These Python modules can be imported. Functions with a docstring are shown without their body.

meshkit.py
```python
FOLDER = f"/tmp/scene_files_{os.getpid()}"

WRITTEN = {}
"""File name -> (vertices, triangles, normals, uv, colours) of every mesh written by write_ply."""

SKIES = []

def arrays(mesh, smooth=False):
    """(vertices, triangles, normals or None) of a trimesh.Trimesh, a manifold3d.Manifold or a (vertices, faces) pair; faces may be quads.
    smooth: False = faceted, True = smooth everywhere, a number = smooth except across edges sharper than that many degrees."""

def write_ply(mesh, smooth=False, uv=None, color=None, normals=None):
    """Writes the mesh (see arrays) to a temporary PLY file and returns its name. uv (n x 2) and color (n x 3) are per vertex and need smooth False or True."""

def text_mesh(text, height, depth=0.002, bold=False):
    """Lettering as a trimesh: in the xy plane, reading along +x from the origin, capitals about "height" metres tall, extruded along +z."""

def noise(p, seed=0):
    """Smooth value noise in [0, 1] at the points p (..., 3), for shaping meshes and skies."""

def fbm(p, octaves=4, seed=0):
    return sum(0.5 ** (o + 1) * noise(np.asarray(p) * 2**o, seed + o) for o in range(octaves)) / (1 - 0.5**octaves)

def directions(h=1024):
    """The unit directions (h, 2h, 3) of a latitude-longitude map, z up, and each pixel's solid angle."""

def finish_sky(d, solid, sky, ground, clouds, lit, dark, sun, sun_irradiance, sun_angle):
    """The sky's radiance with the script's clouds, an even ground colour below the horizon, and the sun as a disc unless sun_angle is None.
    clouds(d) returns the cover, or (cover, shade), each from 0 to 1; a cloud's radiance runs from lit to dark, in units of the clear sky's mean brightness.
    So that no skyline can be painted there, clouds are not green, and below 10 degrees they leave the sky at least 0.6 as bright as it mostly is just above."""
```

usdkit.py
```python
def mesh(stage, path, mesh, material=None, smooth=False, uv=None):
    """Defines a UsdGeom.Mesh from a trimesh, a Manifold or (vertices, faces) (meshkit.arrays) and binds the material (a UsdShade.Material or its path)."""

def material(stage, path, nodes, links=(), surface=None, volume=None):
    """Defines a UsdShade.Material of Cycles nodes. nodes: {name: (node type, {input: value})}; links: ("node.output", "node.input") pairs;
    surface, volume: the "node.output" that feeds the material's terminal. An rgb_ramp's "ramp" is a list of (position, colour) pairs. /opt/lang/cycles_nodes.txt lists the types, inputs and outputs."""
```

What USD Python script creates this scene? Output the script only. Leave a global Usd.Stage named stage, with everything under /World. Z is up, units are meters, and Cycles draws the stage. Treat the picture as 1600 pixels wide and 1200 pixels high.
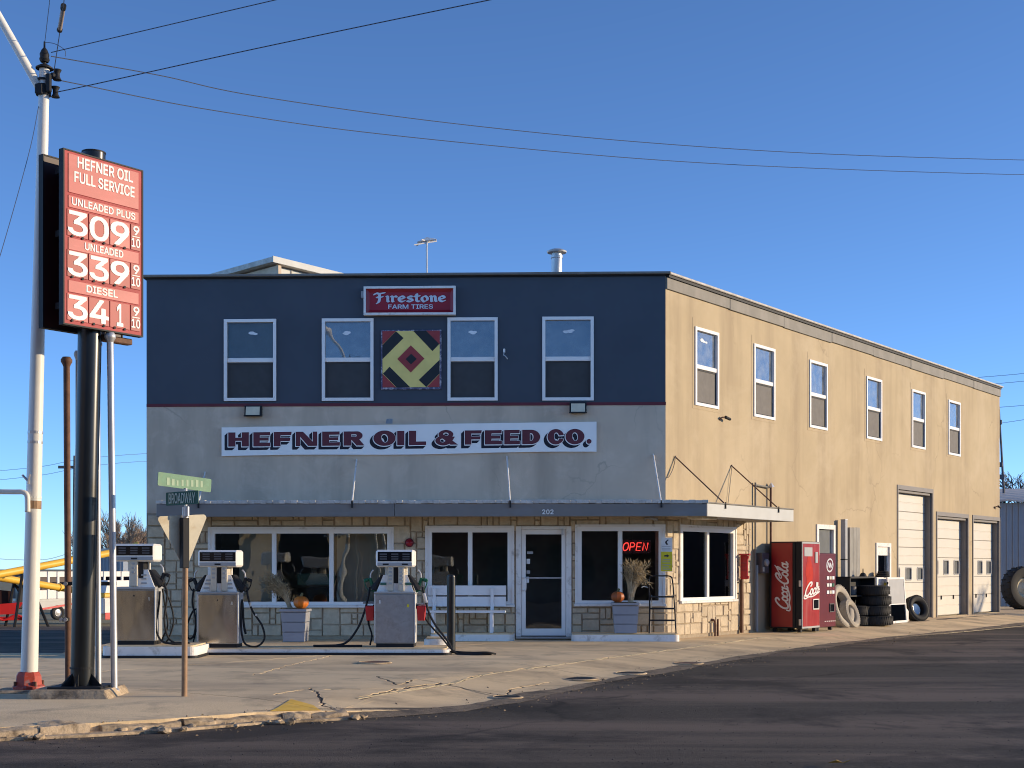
import math, random
import numpy as np, trimesh, usdkit, meshkit
from pxr import Usd, UsdGeom, UsdLux, UsdShade, Gf, Sdf
from shapely.geometry import Polygon, box as sbox, Point, LineString
from shapely import affinity
from shapely.ops import unary_union

stage = Usd.Stage.CreateInMemory()
UsdGeom.SetStageUpAxis(stage, UsdGeom.Tokens.z)
UsdGeom.SetStageMetersPerUnit(stage, 1.0)
UsdGeom.Xform.Define(stage, '/World')
UsdGeom.Scope.Define(stage, '/World/Looks')
RNG = random.Random(7)
NR = np.random.RandomState(7)

# ------------------------------------------------------------------ camera, sky, sun, exposure
FP, HZ, EYE = 2150.0, 888.0, 1.43          # focal length and horizon row of the 1600x1200 photograph, eye height
EXPOSURE = 0.75
SUN_AZ, SUN_EL = math.radians(3.0), math.radians(11.5)
SUN = np.array([math.cos(SUN_EL) * math.cos(SUN_AZ), math.cos(SUN_EL) * math.sin(SUN_AZ), math.sin(SUN_EL)])
SKY_STRENGTH, SUN_INTENSITY = 0.15, 0.76
cam = UsdGeom.Camera.Define(stage, '/World/camera')
cam.AddTranslateOp().Set(Gf.Vec3d(0, 0, EYE)); cam.AddRotateXOp().Set(90)
cam.CreateHorizontalApertureAttr(36.0); cam.CreateVerticalApertureAttr(27.0)
cam.CreateFocalLengthAttr(FP / 1600 * 36); cam.CreateVerticalApertureOffsetAttr((HZ - 600) / 1600 * 36)
cam.CreateClippingRangeAttr(Gf.Vec2f(0.1, 6000))
cam.CreateExposureAttr(EXPOSURE)
dome = UsdLux.DomeLight.Define(stage, '/World/sky')
SKYMAT = usdkit.material(stage, '/World/Looks/sky', {
    's': ('sky_texture', {'sky_type': 'single_scattering', 'sun_disc': False, 'sun_elevation': SUN_EL, 'sun_rotation': math.atan2(SUN[0], SUN[1]),
                          'air_density': 0.65, 'aerosol_density': 0.5, 'ozone_density': 4.0, 'altitude': 2000.0}),
    'b': ('background_shader', {'strength': SKY_STRENGTH})}, [('s.color', 'b.color')], surface='b.background')
UsdShade.MaterialBindingAPI.Apply(dome.GetPrim()).Bind(SKYMAT)
dome.GetPrim().SetCustomDataByKey('kind', 'structure')
sun = UsdLux.DistantLight.Define(stage, '/World/sun')
z = SUN; x = np.cross([0, 0, 1], z); x /= np.linalg.norm(x); y = np.cross(z, x)
sun.AddTransformOp().Set(Gf.Matrix4d(*x, 0, *y, 0, *z, 0, 0, 0, 0, 1))
sun.CreateNormalizeAttr(True); sun.CreateIntensityAttr(SUN_INTENSITY); sun.CreateAngleAttr(0.5); sun.CreateColorAttr(Gf.Vec3f(1.0, 0.80, 0.55))

# ------------------------------------------------------------------ prims
THINGS, COUNT = {}, {}
def numbered(parent, name):
    k = COUNT.get((parent, name), 0); COUNT[(parent, name)] = k + 1
    return f'{parent}/{name}' if k == 0 else f'{parent}/{name}_{k:03d}'
def tag(prim, label=None, cat=None, group=None, kind=None):
    for k, v in (('label', label), ('category', cat), ('group', group), ('kind', kind)):
        if v: prim.SetCustomDataByKey(k, v)
def thing(name, label=None, cat=None, loc=(0, 0, 0), rotz=0.0, group=None, kind=None):
    p = numbered('/World', name)
    xf = UsdGeom.Xform.Define(stage, p)
    xf.AddTranslateOp().Set(Gf.Vec3d(*map(float, loc))); xf.AddRotateZOp().Set(float(math.degrees(rotz)))
    tag(xf.GetPrim(), label, cat, group, kind)
    THINGS[p] = (np.array(loc, float), rotz)
    return p
def rot(v, a):
    v = np.array(v, float); c, s = math.cos(a), math.sin(a)
    o = v.copy(); o[..., 0] = c * v[..., 0] - s * v[..., 1]; o[..., 1] = s * v[..., 0] + c * v[..., 1]
    return o
def part(parent, name, mesh, mat, frame=None, smooth=False, label=None, kind=None):
    """One mesh under a thing (or a part). frame None: the thing's own coordinates; 'w': world; a Frame: that frame's (u, inward, z)."""
    if isinstance(mesh, (list, tuple)) and not isinstance(mesh[0], np.ndarray): mesh = cat(mesh)
    top = '/'.join(parent.split('/')[:3])
    if frame is not None:
        v = np.array(mesh.vertices)
        if frame != 'w': v = frame.world(v)
        loc, a = THINGS[top]
        mesh = trimesh.Trimesh(rot(v - loc, -a), mesh.faces, process=False)
    p = numbered(parent, name)
    m = usdkit.mesh(stage, p, mesh, M[mat], smooth=smooth)
    tag(m.GetPrim(), label, kind=kind)
    return p
def solo(name, mesh, mat, label=None, cat=None, group=None, kind=None, smooth=False):
    """A thing (or a piece of the setting) that is one world-space mesh."""
    p = numbered('/World', name)
    m = usdkit.mesh(stage, p, mesh, M[mat], smooth=smooth)
    tag(m.GetPrim(), label, cat, group, kind); THINGS[p] = (np.zeros(3), 0.0)
    return p
def copy_of(src, loc, rotz, label, group=None):
    pr = stage.GetPrimAtPath(src); was = pr.GetCustomData()
    p = numbered('/World', src.split('/')[-1])
    xf = UsdGeom.Xform.Define(stage, p)
    xf.GetPrim().GetReferences().AddInternalReference(src); xf.GetPrim().SetInstanceable(True)
    xf.GetPrim().GetAttribute('xformOp:translate').Set(Gf.Vec3d(*map(float, loc))); xf.GetPrim().GetAttribute('xformOp:rotateZ').Set(float(math.degrees(rotz)))
    tag(xf.GetPrim(), label, was['category'], group or was.get('group')); THINGS[p] = (np.array(loc, float), rotz)
    return p

# ------------------------------------------------------------------ shapes
def cat(ms): return trimesh.util.concatenate([m for m in ms if m is not None])
def bx(x0, x1, y0, y1, z0, z1, b=0.0):
    x0, x1 = min(x0, x1), max(x0, x1); y0, y1 = min(y0, y1), max(y0, y1); z0, z1 = min(z0, z1), max(z0, z1)
    if b <= 0:
        m = trimesh.creation.box((x1 - x0, y1 - y0, z1 - z0)); m.apply_translation(((x0 + x1) / 2, (y0 + y1) / 2, (z0 + z1) / 2)); return m
    b = min(b, (x1 - x0) * .45, (y1 - y0) * .45, (z1 - z0) * .45)
    P = []
    for sx, X in ((1, x0), (-1, x1)):
        for sy, Y in ((1, y0), (-1, y1)):
            for sz, Z in ((1, z0), (-1, z1)):
                P += [(X, Y + sy * b, Z + sz * b), (X + sx * b, Y, Z + sz * b), (X + sx * b, Y + sy * b, Z)]
    return trimesh.Trimesh(np.array(P)).convex_hull
def hull(P): return trimesh.Trimesh(np.array(P, float)).convex_hull
def tube(P, r, n=8, caps=True):
    P = np.asarray(P, float); r = np.broadcast_to(np.asarray(r, float), (len(P),))
    T = np.gradient(P, axis=0); T /= np.linalg.norm(T, axis=1, keepdims=True) + 1e-12
    a = np.cross(T[0], [0, 0, 1.0] if abs(T[0][2]) < .9 else [1.0, 0, 0]); a /= np.linalg.norm(a)
    V = []; ang = np.arange(n) * 2 * math.pi / n
    for i in range(len(P)):
        a = a - T[i] * (a @ T[i]); a /= np.linalg.norm(a) + 1e-12
        b = np.cross(T[i], a)
        V.append(P[i] + r[i] * (np.cos(ang)[:, None] * a + np.sin(ang)[:, None] * b))
    V = np.vstack(V); F = []
    for i in range(len(P) - 1):
        for j in range(n):
            k = (j + 1) % n; A, B, C, D = i * n + j, i * n + k, (i + 1) * n + k, (i + 1) * n + j
            F += [(A, B, C), (A, C, D)]
    if caps:
        c0, c1 = len(V), len(V) + 1; V = np.vstack([V, P[0], P[-1]]); e = (len(P) - 1) * n
        for j in range(n):
            k = (j + 1) % n; F += [(c0, k, j), (c1, e + j, e + k)]
    return trimesh.Trimesh(V, np.array(F), process=False)
def cyl(p0, p1, r, n=16, r1=None): return tube([p0, p1], [r, r if r1 is None else r1], n)
def curve(P, n=8):
    """Catmull-Rom through the points."""
    P = np.asarray(P, float); Q = np.vstack([2 * P[0] - P[1], P, 2 * P[-1] - P[-2]]); out = []
    for i in range(1, len(Q) - 2):
        t = np.linspace(0, 1, n, endpoint=False)[:, None]
        a, b, c, d = Q[i - 1], Q[i], Q[i + 1], Q[i + 2]
        out.append(.5 * (2 * b + (c - a) * t + (2 * a - 5 * b + 4 * c - d) * t ** 2 + (3 * b - a - 3 * c + d) * t ** 3))
    return np.vstack(out + [P[-1:]])
def lathe(prof, n=24, closed=False):
    """Profile of (r, z) turned about z."""
    prof = np.asarray(prof, float); k = len(prof); V = []
    for i in range(n):
        a = 2 * math.pi * i / n; V.append(np.c_[prof[:, 0] * math.cos(a), prof[:, 0] * math.sin(a), prof[:, 1]])
    F = []
    for i in range(n):
        j = (i + 1) % n
        for q in range(k if closed else k - 1):
            s = (q + 1) % k
            F += [(i * k + q, j * k + q, j * k + s), (i * k + q, j * k + s, i * k + s)]
    return trimesh.Trimesh(np.vstack(V), np.array(F), process=False)
def polys(g): return [p for p in getattr(g, 'geoms', [g]) if p.geom_type == 'Polygon' and p.area > 1e-7]
def extr(g, h):
    return cat([trimesh.creation.extrude_polygon(p, h, engine='earcut') for p in polys(g)])
def upright(g, d_out, t):
    """A shape drawn in (u, z), its face d_out in front of the frame's plane, t thick."""
    m = extr(g, t); v = m.vertices
    return trimesh.Trimesh(np.c_[v[:, 0], v[:, 2] - d_out, v[:, 1]], m.faces[:, ::-1], process=False)
def move(m, dx=0, dy=0, dz=0, rz=0, rx=0, ry=0):
    m = m.copy(); T = trimesh.transformations
    if rx: m.apply_transform(T.rotation_matrix(rx, (1, 0, 0)))
    if ry: m.apply_transform(T.rotation_matrix(ry, (0, 1, 0)))
    if rz: m.apply_transform(T.rotation_matrix(rz, (0, 0, 1)))
    m.apply_translation((dx, dy, dz)); return m
def flat_text(s, u, zc, w, h, d_out, t=.004, bold=False, center=False):
    """Lettering upright on a frame: left u (or centre), baseline zc, width w, capitals h tall."""
    m = meshkit.text_mesh(s, h, t, bold); b = m.bounds; v = np.array(m.vertices)
    v[:, 0] = (v[:, 0] - b[0][0]) / (b[1][0] - b[0][0]) * w + (u - w / 2 if center else u)
    return trimesh.Trimesh(np.c_[v[:, 0], -(d_out + v[:, 2] - t), v[:, 1] + zc], m.faces, process=False)
def nib(lines, w, h, ang):
    """Broad pen strokes: lines of points drawn with a tilted flat nib."""
    c, s = math.cos(ang), math.sin(ang)
    N = np.array([(w, h), (-w, h), (-w, -h), (w, -h)]) / 2 @ np.array([[c, s], [-s, c]])
    out = []
    for L in lines:
        for a, b in zip(L[:-1], L[1:]):
            from shapely.geometry import MultiPoint
            out.append(MultiPoint(np.vstack([N + a, N + b])).convex_hull)
    return unary_union(out)

class Frame:
    """A vertical plane: origin o, u along it, y inward, z up; seen from outside u runs left to right."""
    def __init__(s, o, ang):
        s.o, s.a = np.array([o[0], o[1], 0.0]), ang
        s.e = np.array([math.cos(ang), math.sin(ang), 0]); s.i = np.array([-math.sin(ang), math.cos(ang), 0])
    def world(s, v): return s.o + rot(v, s.a)
    def pt(s, u, d, z): return s.o + s.e * u - s.i * d + np.array([0, 0, z])
    def px(s, x, y, d=0.0):
        r = np.array([(x - 800) / FP, 1.0, (HZ - y) / FP]); c = np.array([0, 0, EYE])
        k = ((s.o - s.i * d - c) @ s.i) / (r @ s.i); p = c + r * k
        return float((p - s.o) @ s.e), float(p[2])
    def rect(s, x0, x1, y0, y1, d=0.0):
        """Photograph rectangle -> u0, u1, z0, z1 (heights read at its left edge)."""
        u0, z1 = s.px(x0, y0, d); _, z0 = s.px(x0, y1, d); u1, _ = s.px(x1, y0, d)
        return u0, u1, z0, z1
def gpx(x, y, z=0.0):
    k = (EYE - z) / ((y - HZ) / FP); return np.array([(x - 800) / FP * k, k, z])
def at(x, y, Z):
    return np.array([(x - 800) / FP * Z, Z, EYE + (HZ - y) / FP * Z])

# ------------------------------------------------------------------ materials
M = {}
def mat(name, col, rough=.6, metal=0.0, var=.18, scale=3.0, detail=5, bump=0.0, bscale=60.0, spec=.4, stain=None, rnd=0.0, streak=None, coords='object', coat=0.0, crack=None, speck=None):
    n = {'tc': ('texture_coordinate', {}), 'p': ('principled_bsdf', {'roughness': rough, 'metallic': metal, 'specular_ior_level': spec, 'coat_weight': coat})}
    vec = 'tc.object'
    if coords == 'world': n['geo'] = ('geometry', {}); vec = 'geo.position'
    L = []
    c = np.array(col, float)
    n['n1'] = ('noise_texture', {'scale': scale, 'detail': detail, 'roughness': .65}); L.append((vec, 'n1.vector'))
    n['r1'] = ('rgb_ramp', {'ramp': [(.25, c * (1 - var)), (.5, c), (.75, np.clip(c * (1 + var), 0, 1))]}); L.append(('n1.fac', 'r1.fac'))
    src = 'r1.color'
    if speck:                                                    # (scale, dark colour, light colour, amount): aggregate
        sc, dk, lt, am = speck
        n['v1'] = ('noise_texture', {'scale': sc, 'detail': 3, 'roughness': .8}); n['vr'] = ('rgb_ramp', {'ramp': [(.30, dk), (.46, c), (.56, c), (.70, lt)]}); n['mx5'] = ('mix', {'fac': am})
        L += [(vec, 'v1.vector'), ('v1.fac', 'vr.fac'), (src, 'mx5.color1'), ('vr.color', 'mx5.color2')]; src = 'mx5.color'
    if streak:                                                   # (scale xyz, colour, low, high, amount): stretched noise
        sc, scol, lo, hi, am = streak
        n['mp'] = ('mapping', {'scale': sc}); L.append((vec, 'mp.vector'))
        n['n2'] = ('noise_texture', {'scale': 1.0, 'detail': 6, 'roughness': .6}); L.append(('mp.vector', 'n2.vector'))
        n['mr2'] = ('map_range', {'from_min': lo, 'from_max': hi, 'to_min': 0.0, 'to_max': am, 'clamp': True}); L.append(('n2.fac', 'mr2.value'))
        n['mx2'] = ('mix', {'color2': scol}); L += [('mr2.result', 'mx2.fac'), (src, 'mx2.color1')]; src = 'mx2.color'
    if stain:                                                    # (scale, colour, low, high, amount)
        sc, scol, lo, hi, am = stain
        n['n3'] = ('noise_texture', {'scale': sc, 'detail': 7, 'roughness': .7, 'distortion': .4}); L.append((vec, 'n3.vector'))
        n['mr3'] = ('map_range', {'from_min': lo, 'from_max': hi, 'to_min': 0.0, 'to_max': am, 'clamp': True}); L.append(('n3.fac', 'mr3.value'))
        n['mx3'] = ('mix', {'color2': scol}); L += [('mr3.result', 'mx3.fac'), (src, 'mx3.color1')]; src = 'mx3.color'
    if crack:                                                    # (scale, width, colour, amount): hairline cracks
        sc, wd, ccol, am = crack
        n['nw'] = ('noise_texture', {'scale': 1.3, 'detail': 5}); n['vm'] = ('vector_math', {'math_type': 'multiply_add', 'vector2': (.9, .9, .9)}); n['vo'] = ('voronoi_texture', {'feature': 'distance_to_edge', 'scale': sc})
        n['mc'] = ('map_range', {'from_min': 0.0, 'from_max': wd, 'to_min': am, 'to_max': 0.0, 'clamp': True}); n['nk'] = ('noise_texture', {'scale': .5, 'detail': 3}); n['mk'] = ('map_range', {'from_min': .48, 'from_max': .60, 'clamp': True}); n['mm'] = ('math', {'math_type': 'multiply'}); n['mx4'] = ('mix', {'color2': ccol})
        L += [(vec, 'nw.vector'), ('nw.color', 'vm.vector1'), (vec, 'vm.vector3'), ('vm.vector', 'vo.vector'), ('vo.distance', 'mc.value'), (vec, 'nk.vector'), ('nk.fac', 'mk.value'), ('mc.result', 'mm.value1'), ('mk.result', 'mm.value2'), ('mm.value', 'mx4.fac'), (src, 'mx4.color1')]; src = 'mx4.color'
    if rnd:
        n['oi'] = ('object_info', {}); n['mr'] = ('map_range', {'to_min': 1 - rnd, 'to_max': 1 + rnd}); L.append(('oi.random', 'mr.value'))
        n['hs'] = ('hsv', {}); L += [('mr.result', 'hs.value'), (src, 'hs.color')]; src = 'hs.color'
    L.append((src, 'p.base_color'))
    if bump:
        n['nb'] = ('noise_texture', {'scale': bscale, 'detail': 4, 'roughness': .6}); n['b'] = ('bump', {'strength': min(1, bump), 'distance': .01})
        L += [(vec, 'nb.vector'), ('nb.fac', 'b.height'), ('b.normal', 'p.normal')]
    M[name] = usdkit.material(stage, f'/World/Looks/{name}', n, L, surface='p.BSDF')
def glass(name, refl=.0, mult=1.0, tint=(.9, .93, .92), dust_sheen=0.0):
    n = {'f': ('fresnel', {'IOR': 1.52}), 'm': ('math', {'math_type': 'multiply_add', 'value2': mult, 'value3': refl, 'use_clamp': True}),
         't': ('transparent_bsdf', {'color': tint}), 'g': ('glossy_bsdf', {'roughness': .0, 'color': (.95, .97, 1)}), 'x': ('mix_closure', {}),
         'tc': ('texture_coordinate', {}), 'nz': ('noise_texture', {'scale': 1.6, 'detail': 1}), 'b': ('bump', {'strength': .22, 'distance': .02})}
    L = [('f.fac', 'm.value1'), ('m.value', 'x.fac'), ('t.BSDF', 'x.closure1'), ('g.BSDF', 'x.closure2'), ('tc.object', 'nz.vector'), ('nz.fac', 'b.height'), ('b.normal', 'g.normal')]
    out = 'x.closure'
    if dust_sheen:
        n.update({'d': ('diffuse_bsdf', {'color': (.5, .52, .52)}), 'nd': ('noise_texture', {'scale': 5.0, 'detail': 6}), 'md': ('map_range', {'from_min': .35, 'from_max': .8, 'to_min': dust_sheen * .3, 'to_max': dust_sheen * 1.6}), 'x2': ('mix_closure', {})})
        L += [('tc.object', 'nd.vector'), ('nd.fac', 'md.value'), ('md.result', 'x2.fac'), ('x.closure', 'x2.closure1'), ('d.BSDF', 'x2.closure2')]; out = 'x2.closure'
    M[name] = usdkit.material(stage, f'/World/Looks/{name}', n, L, surface=out)
def emit(name, col, s):
    M[name] = usdkit.material(stage, f'/World/Looks/{name}', {'e': ('emission', {'color': col, 'strength': s})}, [], surface='e.emission')

mat('asphalt', (.078, .066, .050), .85, var=.3, scale=1.1, bump=1.0, bscale=70, spec=.2, coords='world', speck=(50, (.016, .014, .011), (.26, .22, .17), .7), crack=(.16, .012, (.02, .018, .015), .8),
    streak=((.05, .55, 1), (.19, .145, .11), .47, .60, .8), stain=(.30, (.036, .032, .026), .49, .59, .8))
mat('side_asphalt', (.05, .048, .046), .85, var=.2, scale=1.0, bump=.5, bscale=90, coords='world')
mat('concrete', (.76, .575, .335), .85, var=.14, scale=.7, detail=8, bump=.5, bscale=45, spec=.25, coords='world', rnd=.08, speck=(48, (.36, .27, .17), (.85, .68, .46), .28),
    streak=((.20, .8, 1), (.46, .35, .22), .46, .70, .85), stain=(1.1, (.27, .21, .14), .50, .68, .6))
mat('joint_dirt', (.075, .062, .048), .95, var=.4, scale=8, coords='world')
mat('joint_sand', (.46, .38, .24), .95, var=.3, scale=9, coords='world', bump=.5, bscale=60)
mat('kerb_concrete', (.54, .41, .26), .9, var=.3, scale=3.5, bump=1.0, bscale=18, spec=.2, coords='world', stain=(4.5, (.14, .105, .07), .47, .66, .9), rnd=.16, speck=(40, (.2, .15, .1), (.75, .6, .42), .4))
mat('edge_grit', (.21, .16, .105), .95, var=.4, scale=4, bump=1.0, bscale=40, coords='world', speck=(45, (.05, .04, .03), (.5, .4, .27), .6), stain=(2.5, (.085, .07, .053), .46, .6, .9))
mat('yellow_paint', (.85, .52, .08), .75, var=.2, scale=6, coords='world', stain=(5, (.5, .39, .25), .56, .72, .6))
mat('ground_grass', (.22, .18, .085), .95, var=.35, scale=.6, coords='world', bump=.8, bscale=5)
mat('tan_stucco', (.50, .395, .245), .88, var=.09, scale=1.0, detail=9, bump=.35, bscale=90, spec=.2, crack=(.28, .006, (.30, .23, .15), .55),
    streak=((1.5, 1.5, .13), (.36, .275, .175), .47, .72, .75), stain=(.4, (.58, .47, .31), .48, .70, .75))
mat('grey_stucco', (.62, .49, .355), .88, var=.10, scale=.9, detail=9, bump=.4, bscale=90, spec=.2, crack=(.3, .006, (.3, .25, .19), .5),
    streak=((1.1, 1.1, .16), (.42, .335, .245), .47, .72, .85), stain=(1.8, (.72, .58, .44), .52, .74, .6))
mat('navy_paint', (.060, .073, .091), .75, var=.12, scale=.7, bump=.25, bscale=120, spec=.3, streak=((.8, .8, .25), (.075, .082, .098), .5, .8, .5))
mat('maroon_paint', (.13, .022, .03), .6)
mat('brick_dark', (.10, .06, .045), .9)
mat('mildew', (.07, .065, .06), .95, var=.3)
mat('stone', (.57, .465, .32), .9, var=.22, scale=6, detail=8, bump=1.0, bscale=16, spec=.2, rnd=.06, stain=(3, (.38, .30, .2), .5, .75, .6))
mat('mortar', (.36, .29, .20), .95, var=.2, scale=12)
mat('white_vinyl', (.84, .80, .74), .45, var=.03, scale=2, stain=(4, (.6, .58, .53), .6, .85, .5))
mat('white_paint', (.78, .74, .68), .55, var=.07, scale=3, stain=(5, (.40, .34, .27), .54, .72, .8))
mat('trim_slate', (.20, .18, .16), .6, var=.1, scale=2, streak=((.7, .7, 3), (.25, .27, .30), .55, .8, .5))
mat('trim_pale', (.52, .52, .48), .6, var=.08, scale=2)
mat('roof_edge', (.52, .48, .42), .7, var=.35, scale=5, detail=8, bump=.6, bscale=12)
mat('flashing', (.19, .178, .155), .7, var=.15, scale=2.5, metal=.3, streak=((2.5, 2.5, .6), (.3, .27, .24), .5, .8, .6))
mat('dark_metal', (.02, .02, .021), .6, var=.15, spec=.25)
mat('black_gloss', (.012, .013, .012), .28, var=.2, scale=4, spec=.5)
mat('black_rubber', (.016, .016, .016), .75, var=.3, scale=8, bump=.3)
mat('tyre_tan', (.42, .37, .29), .8, var=.2, scale=5, stain=(4, (.25, .2, .15), .5, .75, .7))
mat('soffit', (.33, .31, .28), .8)
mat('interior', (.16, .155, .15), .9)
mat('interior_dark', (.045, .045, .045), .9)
mat('curtain', (.50, .49, .40), .9, var=.1, scale=3)
mat('screen', (.055, .055, .055), .8, var=.15, scale=6)
mat('screen_sunlit', (.17, .155, .135), .8, var=.15, scale=6)  # same screen, colour lightened for the sun on the side wall
mat('stainless', (.47, .47, .47), .17, metal=1.0, var=.10, scale=2.2, streak=((3, 3, .5), (.38, .37, .36), .45, .7, .7))
mat('stainless_dull', (.36, .35, .335), .5, metal=.75, var=.18, scale=5, stain=(5, (.22, .2, .18), .5, .7, .6))
mat('pump_white', (.82, .78, .70), .4, var=.05)
mat('pump_grey', (.36, .36, .35), .5, var=.1)
mat('pump_cream', (.55, .49, .38), .5, var=.1)
mat('display', (.008, .008, .009), .15, var=.1)
mat('digit_dim', (.09, .085, .085), .4)
mat('green_plastic', (.01, .10, .05), .4)
mat('red_plastic', (.50, .025, .03), .4, var=.15, scale=5)
mat('sign_red', (.36, .024, .03), .5, var=.15, scale=3, spec=.2, stain=(3, (.5, .07, .07), .5, .8, .6))
mat('sign_red_card', (.31, .010, .016), .42, var=.15, scale=4, spec=.22, rnd=.12)
mat('sign_pink', (.40, .038, .042), .42, var=.15, scale=4, spec=.25, streak=((2, 2, 6), (.55, .12, .11), .5, .75, .7))
mat('letter_white', (.82, .79, .72), .5, var=.05)
mat('sign_dark', (.03, .007, .007), .5)
mat('brand_red', (.32, .012, .025), .3, var=.1, scale=3)
mat('silver_letter', (.62, .63, .65), .35, metal=.3)
mat('banner_white', (.92, .88, .80), .6, var=.03)
mat('letter_maroon', (.125, .026, .035), .6, var=.1, scale=6)
mat('letter_black', (.010, .010, .018), .6)
mat('quilt_yellow', (.84, .64, .19), .6, var=.1, scale=3)
mat('quilt_red', (.33, .045, .045), .6)
mat('quilt_black', (.018, .02, .022), .6)
mat('quilt_edge', (.10, .10, .17), .8, var=.6, scale=14, stain=(14, (.5, .48, .5), .52, .6, .9))
mat('lamp_lens', (.62, .54, .38), .3)
mat('galvanised', (.55, .54, .52), .4, metal=.6, var=.12, scale=4)
mat('rust', (.15, .075, .045), .75, var=.35, scale=9, stain=(6, (.08, .045, .03), .5, .7, .8))
mat('post_rust', (.30, .19, .11), .65, var=.3, scale=7, metal=.2)
mat('pole_white', (.72, .70, .64), .45, var=.05, scale=2, streak=((6, 6, .3), (.5, .46, .40), .6, .8, .5))
mat('red_base', (.42, .06, .035), .6, var=.25, scale=9, stain=(8, (.3, .28, .3), .55, .66, .9))
mat('yield_back', (.62, .55, .39), .5, var=.12, scale=4, stain=(3, (.40, .25, .08), .52, .72, .7))
mat('yield_front', (.75, .45, .25), .5)
mat('yield_red', (.5, .07, .04), .5)
mat('street_green', (.012, .085, .055), .5, var=.2, scale=9)
mat('street_green_pale', (.17, .30, .19), .6, var=.15, scale=7, spec=.2, stain=(4, (.27, .34, .21), .5, .75, .6))  # blade green paled to carry the sun glare on the upper blade
mat('street_letter', (.42, .48, .40), .5)
mat('street_letter_faded', (.22, .33, .20), .5)
mat('coke_red', (.30, .010, .012), .35, var=.15, scale=3, spec=.5, streak=((6, 6, .5), (.28, .02, .02), .5, .8, .6))
mat('coke_red_front', (.34, .014, .017), .3, var=.2, scale=4, streak=((7, 7, .6), (.40, .10, .09), .5, .7, .8))
mat('bottle_red', (.52, .04, .02), .25, var=.2, scale=6)
mat('cola_white', (.74, .70, .66), .4)
mat('maroon_panel', (.13, .014, .026), .3, var=.15, scale=4)
mat('planter_blue', (.30, .30, .32), .5, var=.1, scale=3)
mat('pumpkin', (.62, .17, .02), .5, var=.15, scale=9)
mat('pumpkin_dull', (.35, .09, .02), .5, var=.15, scale=9)
mat('pumpkin_stem', (.20, .17, .07), .8)
mat('straw', (.52, .42, .26), .85, var=.3, scale=15)
mat('bench_white', (.80, .77, .73), .5, var=.06)
mat('board_grey', (.30, .28, .24), .9, var=.2, scale=3, streak=((14, 14, 1.2), (.44, .42, .37), .45, .7, .8))
mat('door_white', (.66, .61, .51), .5, var=.04, scale=2)
mat('door_glass', (.20, .205, .195), .15)
mat('metal_siding', (.30, .32, .345), .5, metal=.3, var=.06)
mat('wheat_yellow', (.80, .46, .05), .45, var=.1)
mat('farm_red', (.52, .02, .02), .4, var=.12)
mat('trailer_white', (.72, .70, .66), .5, var=.06)
mat('twig', (.17, .125, .095), .9, var=.25)
mat('twig_brown', (.36, .26, .18), .9, var=.25)
mat('twig_grey', (.10, .085, .075), .9)
mat('notice_yellow', (.66, .56, .03), .5)
mat('notice_white', (.76, .77, .76), .5)
mat('ink', (.04, .04, .045), .6)
mat('phone_red', (.48, .02, .02), .4)
mat('leaf_yellow', (.55, .33, .06), .7)
mat('wire', (.06, .065, .08), .6)
mat('wire_pale', (.10, .12, .16), .6)
mat('insulator', (.30, .24, .2), .5)
mat('green_box', (.05, .13, .09), .5)
emit('neon_red', (1.0, .06, .05), 1.1)
glass('pane_glass', .0, 1.3)
glass('pane_upper', .10, 1.3, tint=(.75, .78, .8), dust_sheen=.10)
glass('pane_door', .0, 1.2)
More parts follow.
